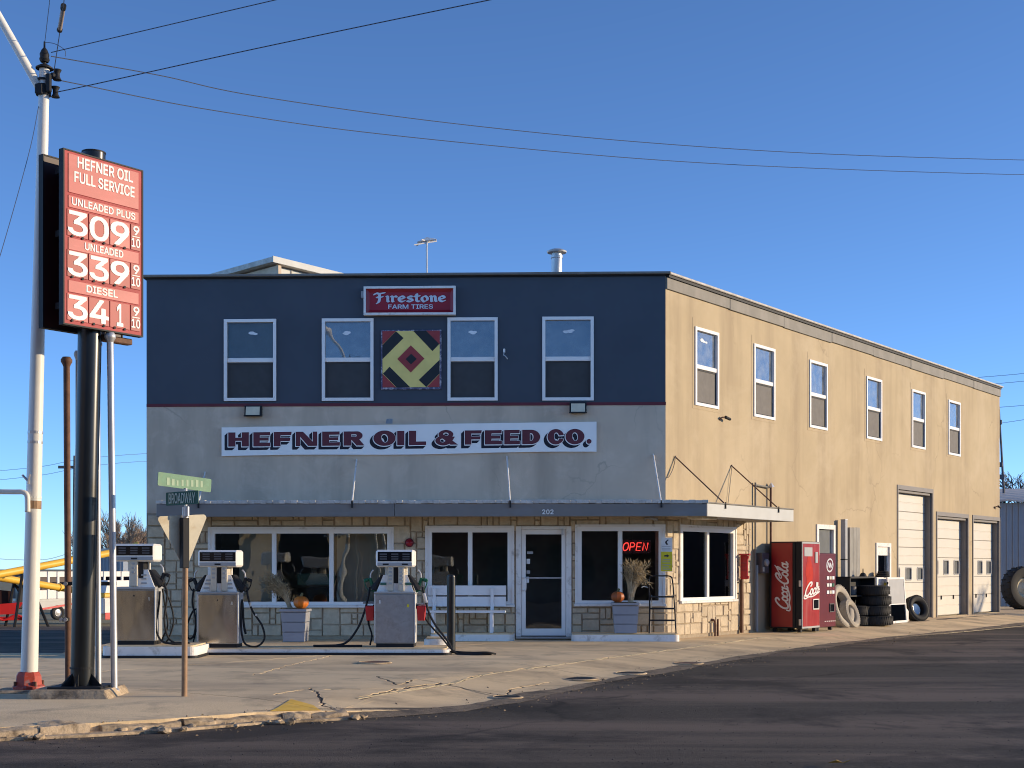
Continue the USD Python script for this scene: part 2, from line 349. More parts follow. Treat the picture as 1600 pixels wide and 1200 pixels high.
glass('pane_sunlit', .12, 1.3, tint=(.75, .78, .8), dust_sheen=.22)  # upper pane with a paler film, sunlight on the side wall painted in

# ------------------------------------------------------------------ ground, road, lot
TH = math.atan((2394 - 800) / FP)                       # the side wall's direction away from the view axis
PHI = math.radians(1.8)
CORNER = np.array([240 / FP * 27.56, 27.56])
W_F = (CORNER[0] + .26558 * CORNER[1]) / (math.cos(PHI) - .26558 * math.sin(PHI))
FR = Frame(CORNER - np.array([math.cos(PHI), -math.sin(PHI)]) * W_F, -PHI)      # front facade, u = 0 at its left end
SD = Frame(CORNER, math.pi / 2 - TH)                                          # side wall, u = 0 at the corner
L_SIDE = SD.px(1562, 800)[0]
def sstep(a, b, x): t = np.clip((x - a) / (b - a), 0, 1); return t * t * (3 - 2 * t)
def terrain(x, y):
    return -np.clip((y - 24) * .025, 0, 1.65) * (1 - sstep(-7.4, 6.0, x - (y - 30) * .1)) 
def grid(xs, ys, zf):
    X, Y = np.meshgrid(xs, ys, indexing='ij'); Z = zf(X, Y); n, m = X.shape
    V = np.c_[X.ravel(), Y.ravel(), Z.ravel()]; F = []
    i, j = np.meshgrid(np.arange(n - 1), np.arange(m - 1), indexing='ij'); a = (i * m + j).ravel()
    return trimesh.Trimesh(V, np.vstack([np.c_[a, a + m, a + m + 1], np.c_[a, a + m + 1, a + 1]]), process=False)
far = np.r_[-3000, -1200, -500, -250, np.arange(-150, 151, 6), 250, 500, 1200, 3000]
solo('ground', grid(far, np.r_[-3000, -800, -200, np.arange(-60, 151, 6), 250, 500, 1200, 4000], lambda x, y: terrain(x, y) - .32 + .24 * sstep(57, 60, y)), 'ground_grass', kind='structure')
def road_z(x, y):
    p = np.stack([x, y, 0 * x], -1)
    return terrain(x, y) - .15 + .012 * (meshkit.fbm(p * .45, 3, 5) - .5) * 2
solo('road', grid(np.arange(-70, 70.1, .7), np.arange(-30, 57.1, .7), road_z), 'asphalt', kind='structure', smooth=True)

KERB = [gpx(x, y, -.15)[:2] for x, y in ((0, 1153), (130, 1147), (260, 1139), (400, 1128), (540, 1121), (700, 1109), (860, 1081), (1000, 1054), (1250, 1013))]
KERB = [np.array((-16.0, 5.0)), np.array((-9.5, 9.4))] + KERB
k_end = KERB[-1]; se = SD.e[:2]
KERB += [k_end + se * 9, k_end + se * 20, k_end + se * 34]
KL = LineString([tuple(p) for p in KERB])
LOT = Polygon([tuple(p) for p in KERB] + [(24, 66), (5, 66), (-7.0, 34), (-7.75, 28), (-7.6, 23.2), (-18, 23.2), (-18, 5.0)])
def lot_z(x, y):
    """Level by the building, easing down to the gutter where the pavement is ramped (right of the yellow nose)."""
    x, y = np.asarray(x, float), np.asarray(y, float)
    from shapely import points, distance
    d = distance(points(np.c_[x.ravel(), y.ravel()]), KL).reshape(x.shape)
    ramp = sstep(-2.6, -.4, x)
    return -.144 * ramp * (1 - sstep(0, 1.9, d)) - .05 * (1 - ramp) * (1 - sstep(0, 1.0, d)) + .0 * x
base = trimesh.Trimesh(*trimesh.creation.triangulate_polygon(LOT.buffer(-.03), engine='earcut'), process=False)
def drape(poly, thick, lift=0.0, size=.7, rough=0.0, seed=0):
    out = []
    for p in polys(poly):
        v, f = trimesh.creation.triangulate_polygon(p, engine='earcut')
        v3, f3 = trimesh.remesh.subdivide_to_size(np.c_[v, np.zeros(len(v))], f, size)
        m = trimesh.Trimesh(v3, f3); m.merge_vertices()
        zt = lot_z(m.vertices[:, 0], m.vertices[:, 1]) + lift
        if rough: zt = zt + rough * (meshkit.fbm(np.c_[m.vertices[:, :2] * 2.2, np.zeros(len(zt))], 3, seed) - .5)
        V = np.c_[m.vertices[:, :2], zt]
        if m.face_normals[:, 2].mean() < 0: m.faces = m.faces[:, ::-1]
        n = len(V); e = m.edges_unique[trimesh.grouping.group_rows(m.edges_sorted, require_count=1)] if False else None
        be = m.edges[trimesh.grouping.group_rows(m.edges_sorted, require_count=1)]
        B = V.copy(); B[:, 2] -= thick
        side = np.vstack([np.c_[be[:, 0], be[:, 1] + n, be[:, 1]], np.c_[be[:, 0], be[:, 0] + n, be[:, 1] + n]])
        out.append(trimesh.Trimesh(np.vstack([V, B]), np.vstack([m.faces, side]), process=False))
    return cat(out) if out else None
pave = thing('pavement', kind='structure')
part(pave, 'joint_fill', drape(LOT.buffer(-.05), .2, -.005), 'joint_dirt')
# joints: the sandy seam between forecourt and apron, then cross joints, plus cracks
seam = [gpx(x, y)[:2] for x, y in ((560, 1086), (700, 1063), (760, 1050), (900, 1031), (1050, 1012), (1190, 994), (1420, 984), (1600, 973))]
def line(pts, w): return LineString([tuple(p[:2]) for p in pts]).buffer(w, cap_style=2, join_style=2)
def ragged(pts, w, seed, step=.12, amp=.05):
    r = np.random.RandomState(seed); L = LineString([tuple(p[:2]) for p in pts]); n = max(3, int(L.length / step)); q = []
    for i in range(n + 1):
        p = L.interpolate(i / n, normalized=True); q.append((p.x + r.randn() * amp, p.y + r.randn() * amp))
    out = [LineString(q[i:i + 2]).buffer(w * (.4 + 1.1 * r.rand()), cap_style=3) for i in range(n)]
    return unary_union(out)
cuts = [ragged(seam, .028, 3, .2, .012)]
for k in range(-4, 9):                                   # joints across the forecourt, square to the side street
    p = np.array(CORNER) + se * (-13.5 + 3.1 * k) ; cuts.append(line([p + SD.i[:2] * 14, p - SD.i[:2] * 12], .005))
for k in (-2.2, -5.2, 1.6):
    p = np.array(CORNER) + SD.i[:2] * (3.6 - k) ; cuts.append(line([p - se * 22, p + se * 2], .005))
def crack(pts, w, s): cuts.append(ragged([gpx(x, y) for x, y in pts], w, s, .1, .02))
crack([(560, 1085), (640, 1070), (690, 1063)], .022, 1); crack([(488, 1075), (508, 1095), (540, 1103), (572, 1112)], .016, 2)
crack([(590, 1057), (620, 1068), (650, 1061)], .014, 4); crack([(700, 1064), (770, 1068), (840, 1076)], .016, 5)
crack([(395, 1055), (450, 1040), (520, 1024)], .008, 6); crack([(430, 1085), (470, 1078), (560, 1076)], .012, 9)
crack([(760, 1085), (800, 1062), (860, 1052)], .012, 8); crack([(420, 1125), (470, 1107), (500, 1116)], .012, 11)
cut = unary_union(cuts)
yellow = Polygon([tuple(gpx(x, y)[:2]) for x, y in ((412, 1108), (455, 1092), (490, 1096), (530, 1114), (505, 1124), (430, 1124))])
slabs = sorted(polys(LOT.difference(cut).buffer(-.004)), key=lambda p: -p.area)
for i, s in enumerate(slabs[:60]):
    if s.area > .05: part(pave, 'slab', drape(s, .16, 0, .6, .005, i), 'concrete', smooth=35)
part(pave, 'sandy_seam', drape(ragged(seam, .022, 13, .22, .01), .012, .004, .5), 'joint_sand')
part(pave, 'yellow_nose', drape(yellow.intersection(LOT).difference(cut), .003, .008, .3), 'yellow_paint')
# grit washed along the seam between pavement and asphalt
_kr = LineString([tuple(p) for p in KERB[5:]]); r = np.random.RandomState(17); q_in, q_out = [], []; n_ = int(_kr.length / .16)
for k in range(n_ + 1):
    a_, b_ = _kr.interpolate(k / n_, normalized=True), _kr.interpolate(min(1, (k + .5) / n_), normalized=True); d_ = np.array([b_.x - a_.x, b_.y - a_.y]) if k < n_ else d_; d_ = d_ / (np.linalg.norm(d_) + 1e-9); n2 = np.array([-d_[1], d_[0]])
    wo = .05 + .42 * meshkit.fbm(np.array([[k * .09, 3.0, 0]]), 4, 3)[0] ** 1.5 + r.uniform(-.03, .03); wi = .02 + .30 * meshkit.fbm(np.array([[k * .11, 9.0, 0]]), 4, 5)[0] ** 1.6 + r.uniform(-.02, .02)
    q_out.append((a_.x - n2[0] * wo, a_.y - n2[1] * wo)); q_in.append((a_.x + n2[0] * wi, a_.y + n2[1] * wi))
gv = np.array([(x_, y_, 0) for x_, y_ in q_out] + [(x_, y_, 0) for x_, y_ in q_in]); m_ = len(q_out)
gv[:m_, 2] = road_z(gv[:m_, 0], gv[:m_, 1]) + .004; gv[m_:, 2] = lot_z(gv[m_:, 0], gv[m_:, 1]) + .006
solo('road_grit', trimesh.Trimesh(gv, np.vstack([np.c_[np.arange(m_ - 1), np.arange(1, m_), np.arange(m_ - 1) + m_], np.c_[np.arange(1, m_), np.arange(1, m_) + m_, np.arange(m_ - 1) + m_]]), process=False), 'edge_grit', kind='structure')
# broken kerb along the near left edge: separate lumps with gaps and loose pieces
kp = LineString([tuple(p) for p in KERB[1:7]]); s = 0.0; r = np.random.RandomState(21); kerb = thing('kerb', kind='structure')
while s < kp.length - .3:
    ln = r.uniform(.25, 1.3); a, b = kp.interpolate(s), kp.interpolate(min(s + ln, kp.length)); A, B = np.array([a.x, a.y]), np.array([b.x, b.y])
    t = (B - A) / np.linalg.norm(B - A); nrm = np.array([-t[1], t[0]]); fade = 1 - .75 * s / kp.length; low = r.uniform(.6, 1.0)
    P = []
    for q, (u, v) in enumerate(((0, -.13), (.35, -.17), (.7, -.14), (1, -.13), (1, .16), (.6, .18), (.3, .16), (0, .17))):
        c = A + (B - A) * (u * .985) + nrm * (v + r.uniform(-.03, .03)); h = -.145 + (.175 * fade) * low + r.uniform(-.012, .012) + .02 * (v > 0)
        P += [(*c, -.2), (*(c - nrm * (.02 if v > 0 else -.05)), h)]
    m = hull(P); m = m.subdivide().subdivide().subdivide(); nv = (meshkit.fbm(m.vertices * 7, 4, 4)[:, None] - .5); m.vertices += (.07 * nv - .05 * np.clip(nv - .12, 0, 1)) * np.array([.8, .8, 1.2])
    part(kerb, 'kerb_block', m, 'kerb_concrete', smooth=50)
    s += ln + (r.uniform(.02, .16) if r.rand() < .5 else .01)
strip = kp.buffer(.24, single_sided=False).difference(LOT.buffer(-.12))
gut = drape(strip, .02, 0, .3); gut.vertices[:, 2] = np.where(np.arange(len(gut.vertices)) < len(gut.vertices) // 2, -.128, -.16)
solo('gutter', gut, 'kerb_concrete', kind='structure')
for i in range(70):
    p = kp.interpolate(r.uniform(2, kp.length)); R = r.uniform(.01, .06) ** 1.0
    m = trimesh.creation.icosphere(1, R); m.vertices *= 1 + .5 * (r.rand(len(m.vertices), 1) - .5); m.vertices[:, 2] *= .6
    part(kerb, 'rubble', move(m, p.x + r.uniform(-.05, .25), p.y - r.uniform(.0, .32), -.125), 'kerb_concrete')
for i, (x, y, R) in enumerate(((585, 1036, .26), (905, 1047, .27), (985, 1038, .25), (792, 1072, .20), (1075, 1024, .26))):  # the fourth is a dark disc put where a shadow lies
    c = gpx(x, y); zz = float(lot_z(np.array([c[0]]), np.array([c[1]]))[0])
    lid = thing('fill_cover', ('round dark fuel tank cover in the forecourt before the right-hand pump', 'round dark iron cover set in the apron below the shop door',
          'dark iron cover set in the apron right of the other one below the door', 'small dark disc laid in for a shadow at the road edge of the apron', 'faint flat round cover in the apron below the side window')[i], 'tank cover', (c[0], c[1], zz + .004))
    part(lid, 'rim', lathe([(R, 0), (R, .012), (R - .03, .016), (R - .03, .006)], 28), 'kerb_concrete', smooth=40)
    part(lid, 'lid', lathe([(R - .03, .004), (R - .035, .01), (.03, .013), (0, .013)], 28), 'rust' if i in (0, 4) else 'dark_metal', smooth=40)

def gravel(name, n, seed, m, smin, smax, near_edge):
    r = np.random.RandomState(seed); V, F = [], []; k = 0
    while k < n:
        if near_edge:
            p = KL.interpolate(r.uniform(.18, .62), normalized=True); q = np.array([p.x + r.normal(.12, .28), p.y - abs(r.normal(0, .30))])
        else: Y = 9.5 + 16 * r.rand() ** 1.6; q = np.array([r.uniform(-.40, .42) * Y, Y])
        if LOT.contains(Point(q)) and not near_edge: continue
        on = LOT.contains(Point(q)); z_ = float(lot_z(np.array([q[0]]), np.array([q[1]]))[0]) if on else float(road_z(np.array([q[0]]), np.array([q[1]]))[0])
        R_ = smin * (smax / smin) ** (r.rand() ** 2.2); o = r.normal(0, 1, (4, 3)); o = np.vstack([np.c_[np.cos(np.arange(3) * 2.09 + r.rand() * 6), np.sin(np.arange(3) * 2.09), np.full(3, -.3)], [[r.normal(0, .2), r.normal(0, .2), .7]]]) * R_
        b = len(V) * 1; V += list(o + [q[0], q[1], z_ + R_ * .25]); F += [(b, b + 1, b + 3), (b + 1, b + 2, b + 3), (b + 2, b, b + 3)]; k += 1
    solo(name, trimesh.Trimesh(np.array(V), np.array(F), process=False), m, kind='stuff', label='loose grit and small stones scattered over the ' + ('pavement edge' if near_edge else 'asphalt'), cat='gravel')
gravel('road_gravel', 2600, 41, 'side_asphalt', .003, .010, False); gravel('edge_gravel', 2200, 43, 'edge_grit', .004, .022, True)

# ------------------------------------------------------------------ the building
CAT_B = 'building'
store = thing('oil_store', 'two storey stucco store, navy and grey front, tan side wall with garage doors', CAT_B, (CORNER[0], CORNER[1], 0))
Z_TOP = FR.px(1040, 431)[1]; Z_BAND = FR.px(635, 632)[1]
Z_BASE = 2.55
up_front = [(350, 432, 499, 628), (503, 584, 498, 627), (699, 778, 497, 625.5), (847, 928, 495.5, 624)]
up_side = [(1085, 1122, 507, 632), (1177, 1210, 535, 650), (1264, 1292, 562, 668), (1353, 1377, 587, 685), (1424, 1445, 609, 700), (1481, 1500, 625, 710)]
gr_front = [(329, 612, 827, 947), (668, 800, 825, 946), (902, 1036, 823, 945)]
door_px = (806, 893, 822, 996)
rf = [FR.rect(*r) for r in up_front]; zt = np.mean([q[3] for q in rf]); zb = np.mean([q[2] for q in rf])
rf = [(q[0], q[1], zb - .005 * i, zt + .004 * i) for i, q in enumerate(rf)]
rs = [SD.rect(*q) for q in up_side]; zs0 = np.mean([q[2] for q in rs]); zs1 = np.mean([q[3] for q in rs])
rs = [(q[0], q[1], zs0, zs1) for q in rs]
rg = [FR.rect(*q) for q in gr_front]; rd = FR.rect(*door_px); rd = (rd[0], rd[1], .06, rd[3])
rsw = SD.rect(1062, 1147, 823, 941)
u_st = SD.px(1172, 900)[0]
rdoor2 = SD.rect(1275, 1304, 819, 960); rdoor2 = (rdoor2[0], rdoor2[1], .03, rdoor2[3])
rwin2 = SD.rect(1368, 1391, 848, 905)
def gdoor(x0, x1, y): u0, z1 = SD.px(x0, y); return (u0, SD.px(x1, y)[0], 0.01, z1)
gar = [gdoor(1402.5, 1456.5, 763), gdoor(1463.5, 1512, 804), gdoor(1520, 1561, 810)]
zg = (gar[1][3] + gar[2][3]) / 2; gar[1] = (*gar[1][:3], zg); gar[2] = (*gar[2][:3], zg)
def hole(q, e=0.0): return sbox(q[0] + e, q[2] + e, q[1] - e, q[3] - e)
def wall(parent, name, g, frame, material, t=.24, d=0.0, label=None): return part(parent, name, upright(g, d, t), material, frame, label=label)
WT = .24
wall(store, 'upper_wall', sbox(0, Z_BAND, W_F - .002, Z_TOP).difference(unary_union([hole(q) for q in rf])), FR, 'navy_paint')
wall(store, 'lower_wall', sbox(0, Z_BASE, W_F - .002, Z_BAND), FR, 'grey_stucco')
front_low = sbox(0, -.1, W_F - .002, Z_BASE).difference(unary_union([hole(q) for q in rg + [rd]]))
fv = wall(store, 'stone_facing', front_low, FR, 'mortar', d=.0)
side_tan = unary_union([sbox(0, Z_BASE, u_st, Z_TOP), sbox(u_st, -.1, L_SIDE, Z_TOP)]).difference(unary_union([hole(q) for q in rs + gar + [rdoor2, rwin2]]))
sw = wall(store, 'side_wall', side_tan, SD, 'tan_stucco', t=.34)
sv = wall(store, 'stone_facing', sbox(0, -.1, u_st, Z_BASE).difference(hole(rsw)), SD, 'mortar')
part(store, 'paint_band', bx(.0, W_F + .006, -.012, .05, Z_BAND - .03, Z_BAND + .03), 'maroon_paint', FR)
# far walls, floors and roof, so that no daylight leaks in
FAR = SD.pt(L_SIDE, 0, 0)[:2]; BACK1 = FAR + SD.i[:2] * 9.5; BACK2 = FR.o[:2] + np.array([0.25, 19.0])
foot = Polygon([tuple(FR.pt(.02, -.03, 0)[:2]), tuple(FR.pt(W_F - .05, -.05, 0)[:2]), tuple(SD.pt(L_SIDE - .04, -.05, 0)[:2]), tuple(BACK1), tuple(BACK2)])
def shell(a, b, z0, z1, t=.2):
    g = LineString([tuple(a), tuple(b)]).buffer(t / 2, cap_style=3); return move(extr(g, z1 - z0), dz=z0)
part(store, 'rear_wall', cat([shell(FAR + SD.i[:2] * .25, BACK1, -.1, Z_TOP), shell(BACK1, BACK2, -.1, Z_TOP)]), 'tan_stucco', 'w')
part(store, 'left_wall', shell(FR.pt(.12, -.3, 0)[:2], BACK2, -.1, Z_TOP), 'grey_stucco', 'w')
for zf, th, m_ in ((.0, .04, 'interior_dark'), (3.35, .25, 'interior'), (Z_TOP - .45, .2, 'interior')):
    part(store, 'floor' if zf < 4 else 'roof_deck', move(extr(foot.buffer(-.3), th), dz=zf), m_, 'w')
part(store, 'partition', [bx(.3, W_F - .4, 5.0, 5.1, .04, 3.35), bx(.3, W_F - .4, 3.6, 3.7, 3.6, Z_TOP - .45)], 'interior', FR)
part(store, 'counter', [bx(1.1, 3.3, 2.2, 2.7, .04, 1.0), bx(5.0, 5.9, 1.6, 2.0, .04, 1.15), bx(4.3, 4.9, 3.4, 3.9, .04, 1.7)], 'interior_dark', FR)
# roof edge: thin metal cap over a dark strip standing in for its shadow, and the deep flashing along the side
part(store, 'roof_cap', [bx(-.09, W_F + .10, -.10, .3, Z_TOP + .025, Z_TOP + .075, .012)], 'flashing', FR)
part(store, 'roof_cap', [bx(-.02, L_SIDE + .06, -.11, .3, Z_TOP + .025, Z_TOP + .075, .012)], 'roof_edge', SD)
part(store, 'cap_bracket', [bx(-.02, W_F - .01, -.045, .2, Z_TOP - .0, Z_TOP + .03)], 'dark_metal', FR)
part(store, 'cap_bracket', [bx(.02, L_SIDE, -.07, .2, Z_TOP - .03, Z_TOP + .03)], 'dark_metal', SD)
n_fl = 8
for i in range(n_fl):
    a, b = .0 + L_SIDE * i / n_fl, L_SIDE * (i + 1) / n_fl
    part(store, 'flashing_strip', bx(a + .004, b - .004, -.035 - .004 * (i % 2), .02, Z_TOP - .26 - .012 * (i % 3), Z_TOP - .031, .006), 'flashing', SD)

# stones of the facing: random ashlar, each stone a piece
def ashlar(parent, frame, u0, u1, z0, z1, holes, seed, cell=.118):
    r = np.random.RandomState(seed); nu, nz = int((u1 - u0) / cell), int(round((z1 - z0) / cell)); cu, cz = (u1 - u0) / nu, (z1 - z0) / nz
    occ = np.zeros((nu, nz), bool)
    for i in range(nu):
        for j in range(nz):
            c = sbox(u0 + i * cu, z0 + j * cz, u0 + (i + 1) * cu, z0 + (j + 1) * cz)
            occ[i, j] = any(c.intersection(h).area > .35 * c.area for h in holes)
    rest = []; n = 0
    for j in range(nz):
        i = 0
        while i < nu:
            if occ[i, j]: i += 1; continue
            w = r.choice([2, 3, 3, 4, 1]); h = r.choice([1, 2, 2, 2, 3])
            ww = 1
            while ww < w and i + ww < nu and not occ[i + ww, j]: ww += 1
            hh = 1
            while hh < h and j + hh < nz and not occ[i:i + ww, j + hh].any(): hh += 1
            occ[i:i + ww, j:j + hh] = True
            a, b, c, d = u0 + i * cu + .005, u0 + (i + ww) * cu - .005, z0 + j * cz + .0045, z0 + (j + hh) * cz - .0045
            g = sbox(a, c, b, d)
            for q in holes: g = g.difference(q)
            i += ww
            for g in polys(g):
                a, c, b, d = g.bounds
                if b - a < .03 or d - c < .03: continue
                pr = r.uniform(.014, .034); s = lambda: r.uniform(-.006, .006); e = .014
                P = [(a, .01, c), (b, .01, c), (b, .01, d), (a, .01, d), (a + e + s(), -pr + s(), c + e + s()), (b - e + s(), -pr + s(), c + e + s()), (b - e + s(), -pr + s(), d - e + s()), (a + e + s(), -pr + s(), d - e + s())]
                F = [(0, 1, 5), (0, 5, 4), (1, 2, 6), (1, 6, 5), (2, 3, 7), (2, 7, 6), (3, 0, 4), (3, 4, 7), (4, 5, 6), (4, 6, 7)]
                m = trimesh.Trimesh(P, F, process=False)
                if n < 298: part(parent, 'stone', m, 'stone', frame)
                else: rest.append(m)
                n += 1
    if rest: part(parent, 'stones_rest', cat(rest), 'stone', frame, kind='stuff')
ashlar(fv, FR, .02, W_F - .01, .06, Z_BASE - .03, [hole(q, -.012) for q in rg] + [hole((rd[0], rd[1], -.1, rd[3]), -.012)], 5)
ashlar(sv, SD, .02, u_st, .06, Z_BASE - .03, [hole(rsw, -.012)], 6)

# ------------------------------------------------------------------ windows and doors of the building
def ring(q, w, d_out, t): return upright(sbox(q[0], q[2], q[1], q[3]).difference(sbox(q[0] + w, q[2] + w, q[1] - w, q[3] - w)), d_out, t)
def pane(q, d_in): return bx(q[0], q[1], d_in, d_in + .004, q[2], q[3])
def hung_window(fr, q, sticker=None, upper='pane_upper', seed=0, side=False):
    w = part(store, 'window', ring((q[0] + .003, q[1] - .003, q[2] + .003, q[3] - .003), .062, .03, .13), 'white_vinyl', fr)
    zm = (q[2] + q[3]) / 2
    part(w, 'meeting_rail', bx(q[0] + .064, q[1] - .064, -.008, .07, zm - .045, zm + .045, .008), 'white_vinyl', fr)
    part(w, 'pane', pane((q[0] + .064, q[1] - .064, zm + .046, q[3] - .064), .035), upper, fr)
    part(w, 'pane', pane((q[0] + .064, q[1] - .064, q[2] + .064, zm - .046), .06), 'pane_glass', fr)
    lo = (q[0] + .064, q[1] - .064, q[2] + .064, zm - .046)
    s = part(w, 'insect_screen', pane((lo[0] + .03, lo[1] - .025, lo[2] + .02, lo[3] - .012), .022), 'screen_sunlit' if side else 'screen', fr)
    part(s, 'screen_frame', ring((lo[0] + .003, lo[1] - .003, lo[2] + .003, lo[3] - .003), .03, -.012, .016), 'screen' if not side else 'screen', fr)
    part(w, 'blind', bx(q[0] + .05, q[1] - .05, .16, .17, zm, q[3] - .05), 'interior', fr)
    if sticker:
        a, b, c = sticker; r = np.random.RandomState(seed); g = []
        for k in range(7): g.append(affinity.scale(Point(a + r.uniform(-.5, .5) * b, c + r.uniform(-.5, .5) * .05).buffer(1, 5), .05, .022))
        part(w, 'label_residue', upright(unary_union(g), -.031, .002), 'notice_white', fr)
for i, q in enumerate(rf): hung_window(FR, q, ((q[0] + q[1]) / 2 + .02, .16, q[3] - .29), upper='pane_glass' if i == 0 else 'pane_upper', seed=i)
for i, q in enumerate(rs):
    part(store, 'window_patch', upright(sbox(q[0] - .07, q[2] - .05, q[1] + .07, q[3] + .16).buffer(.02, 2).difference(sbox(q[0], q[2], q[1], q[3])), .005, .02), 'tan_stucco', SD)
for i, q in enumerate(rs): hung_window(SD, q, ((q[0] + q[1]) / 2 - .05, .22, q[3] - .24) if i == 0 else None, upper='pane_sunlit', seed=9 + i, side=True)
def slide_window(fr, q, mull, d=.03, fw=.085, sill=.1):
    """White framed shop window: mull = the mullions' centres, from 0 to 1 of the width."""
    w = part(store, 'shop_window', ring((q[0] + .003, q[1] - .003, q[2] + .003, q[3] - .003), fw, d, .12), 'white_vinyl', fr)
    part(w, 'trim', ring((q[0] - .045, q[1] + .045, q[2] - .02, q[3] + .045), .05, d + .014, .045), 'white_paint', fr)
    part(w, 'sill', bx(q[0] - .06, q[1] + .06, -.085, -.03, q[2] - .03, q[2] + .025, .008), 'white_paint', fr)
    xs = [q[0] + fw] + sum(([q[0] + (q[1] - q[0]) * m - .045, q[0] + (q[1] - q[0]) * m + .045] for m in mull), []) + [q[1] - fw]
    for m in mull: u = q[0] + (q[1] - q[0]) * m; part(w, 'mullion', bx(u - .045, u + .045, -.012, .07, q[2] + fw - .002, q[3] - fw + .002, .006), 'white_vinyl', fr)
    for a, b in zip(xs[::2], xs[1::2]): part(w, 'pane', pane((a, b, q[2] + fw, q[3] - fw), .03), 'pane_glass', fr)
    return w, xs
w1, xs1 = slide_window(FR, rg[0], (.352, .668))
part(w1, 'curtain', [bx(xs1[0] + .42, xs1[1] + .02, .35, .37, rg[0][2], rg[0][3])], 'curtain', FR)
part(w1, 'curtain', [bx(xs1[4] - .02, xs1[5] + .02, .55, .57, rg[0][2], rg[0][3])], 'curtain', FR)
sg = bx(xs1[2] + .35, xs1[3] + .05, .4, .44, rg[0][2] + .42, rg[0][2] + .66, .01)
part(w1, 'hanging_card', sg, 'green_box', FR)
slide_window(FR, rg[1], (.505,)); slide_window(FR, rg[2], (.50,))
slide_window(SD, rsw, (.50,), sill=.06)
# glass shop door
dw = part(store, 'shop_door', [bx(rd[0], rd[0] + .11, -.035, .12, rd[2], rd[3], .008), bx(rd[1] - .11, rd[1], -.035, .12, rd[2], rd[3], .008), bx(rd[0] + .11, rd[1] - .11, -.035, .12, rd[3] - .07, rd[3], .008)], 'white_paint', FR)
lf = (rd[0] + .115, rd[1] - .115, rd[2] + .02, rd[3] - .075)
part(dw, 'door_leaf', upright(sbox(lf[0], lf[2], lf[1], lf[3]).difference(sbox(lf[0] + .085, lf[2] + .14, lf[1] - .085, lf[3] - .09)), .012, .05), 'white_vinyl', FR)
part(dw, 'pane', pane((lf[0] + .085, lf[1] - .085, lf[2] + .14, lf[3] - .09), .02), 'pane_door', FR)
zmr = FR.px(850, 903)[1]
part(dw, 'push_bar', bx(lf[0] + .085, lf[1] - .085, -.002, .018, zmr - .012, zmr + .012), 'galvanised', FR)
hx = lf[0] + .055
part(dw, 'handle', tube(curve([(hx, -.01, zmr), (hx + .02, -.07, zmr), (hx + .03, -.085, zmr - .05), (hx + .03, -.085, zmr - .2), (hx + .02, -.07, zmr - .25), (hx, -.01, zmr - .25)], 5), .016, 8), 'white_vinyl', FR, smooth=True)
part(dw, 'door_closer', bx(lf[1] - .09, lf[1] - .04, -.05, -.013, lf[3] - .11, lf[3] + .02, .006), 'galvanised', FR)
for k, (dx, zz, w_, h_) in enumerate(((.11, 1.72, .12, .05), (.10, 1.52, .07, .10), (.10, 1.32, .07, .07), (.10, 1.14, .05, .12))):
    part(dw, 'door_notice', bx(lf[0] + dx, lf[0] + dx + w_, .012, .014, zz, zz + h_), 'notice_white' if k % 2 else 'pump_grey', FR)
part(store, 'threshold', bx(rd[0], rd[1], -.12, .1, .02, .058, .01), 'galvanised', FR)
# side entrance and small window
d2 = part(store, 'side_door', ring((rdoor2[0] + .002, rdoor2[1] - .002, rdoor2[2], rdoor2[3]), .11, .03, .12), 'white_paint', SD)
part(d2, 'pane', bx(rdoor2[0] + .12, rdoor2[1] - .12, .05, .056, 1.0, rdoor2[3] - .12), 'door_glass', SD)
part(d2, 'door_leaf', bx(rdoor2[0] + .11, rdoor2[1] - .11, .04, .08, rdoor2[2] + .1, 1.0), 'white_paint', SD)
w2 = part(store, 'window', ring((rwin2[0] + .002, rwin2[1] - .002, rwin2[2], rwin2[3]), .1, .03, .14), 'white_paint', SD)
part(w2, 'pane', pane((rwin2[0] + .1, rwin2[1] - .1, rwin2[2] + .1, rwin2[3] - .1), .05), 'pane_glass', SD)
part(w2, 'upper_board', bx(rwin2[0] + .1, rwin2[1] - .1, .02, .04, rwin2[3] - .33, rwin2[3] - .1), 'white_paint', SD)
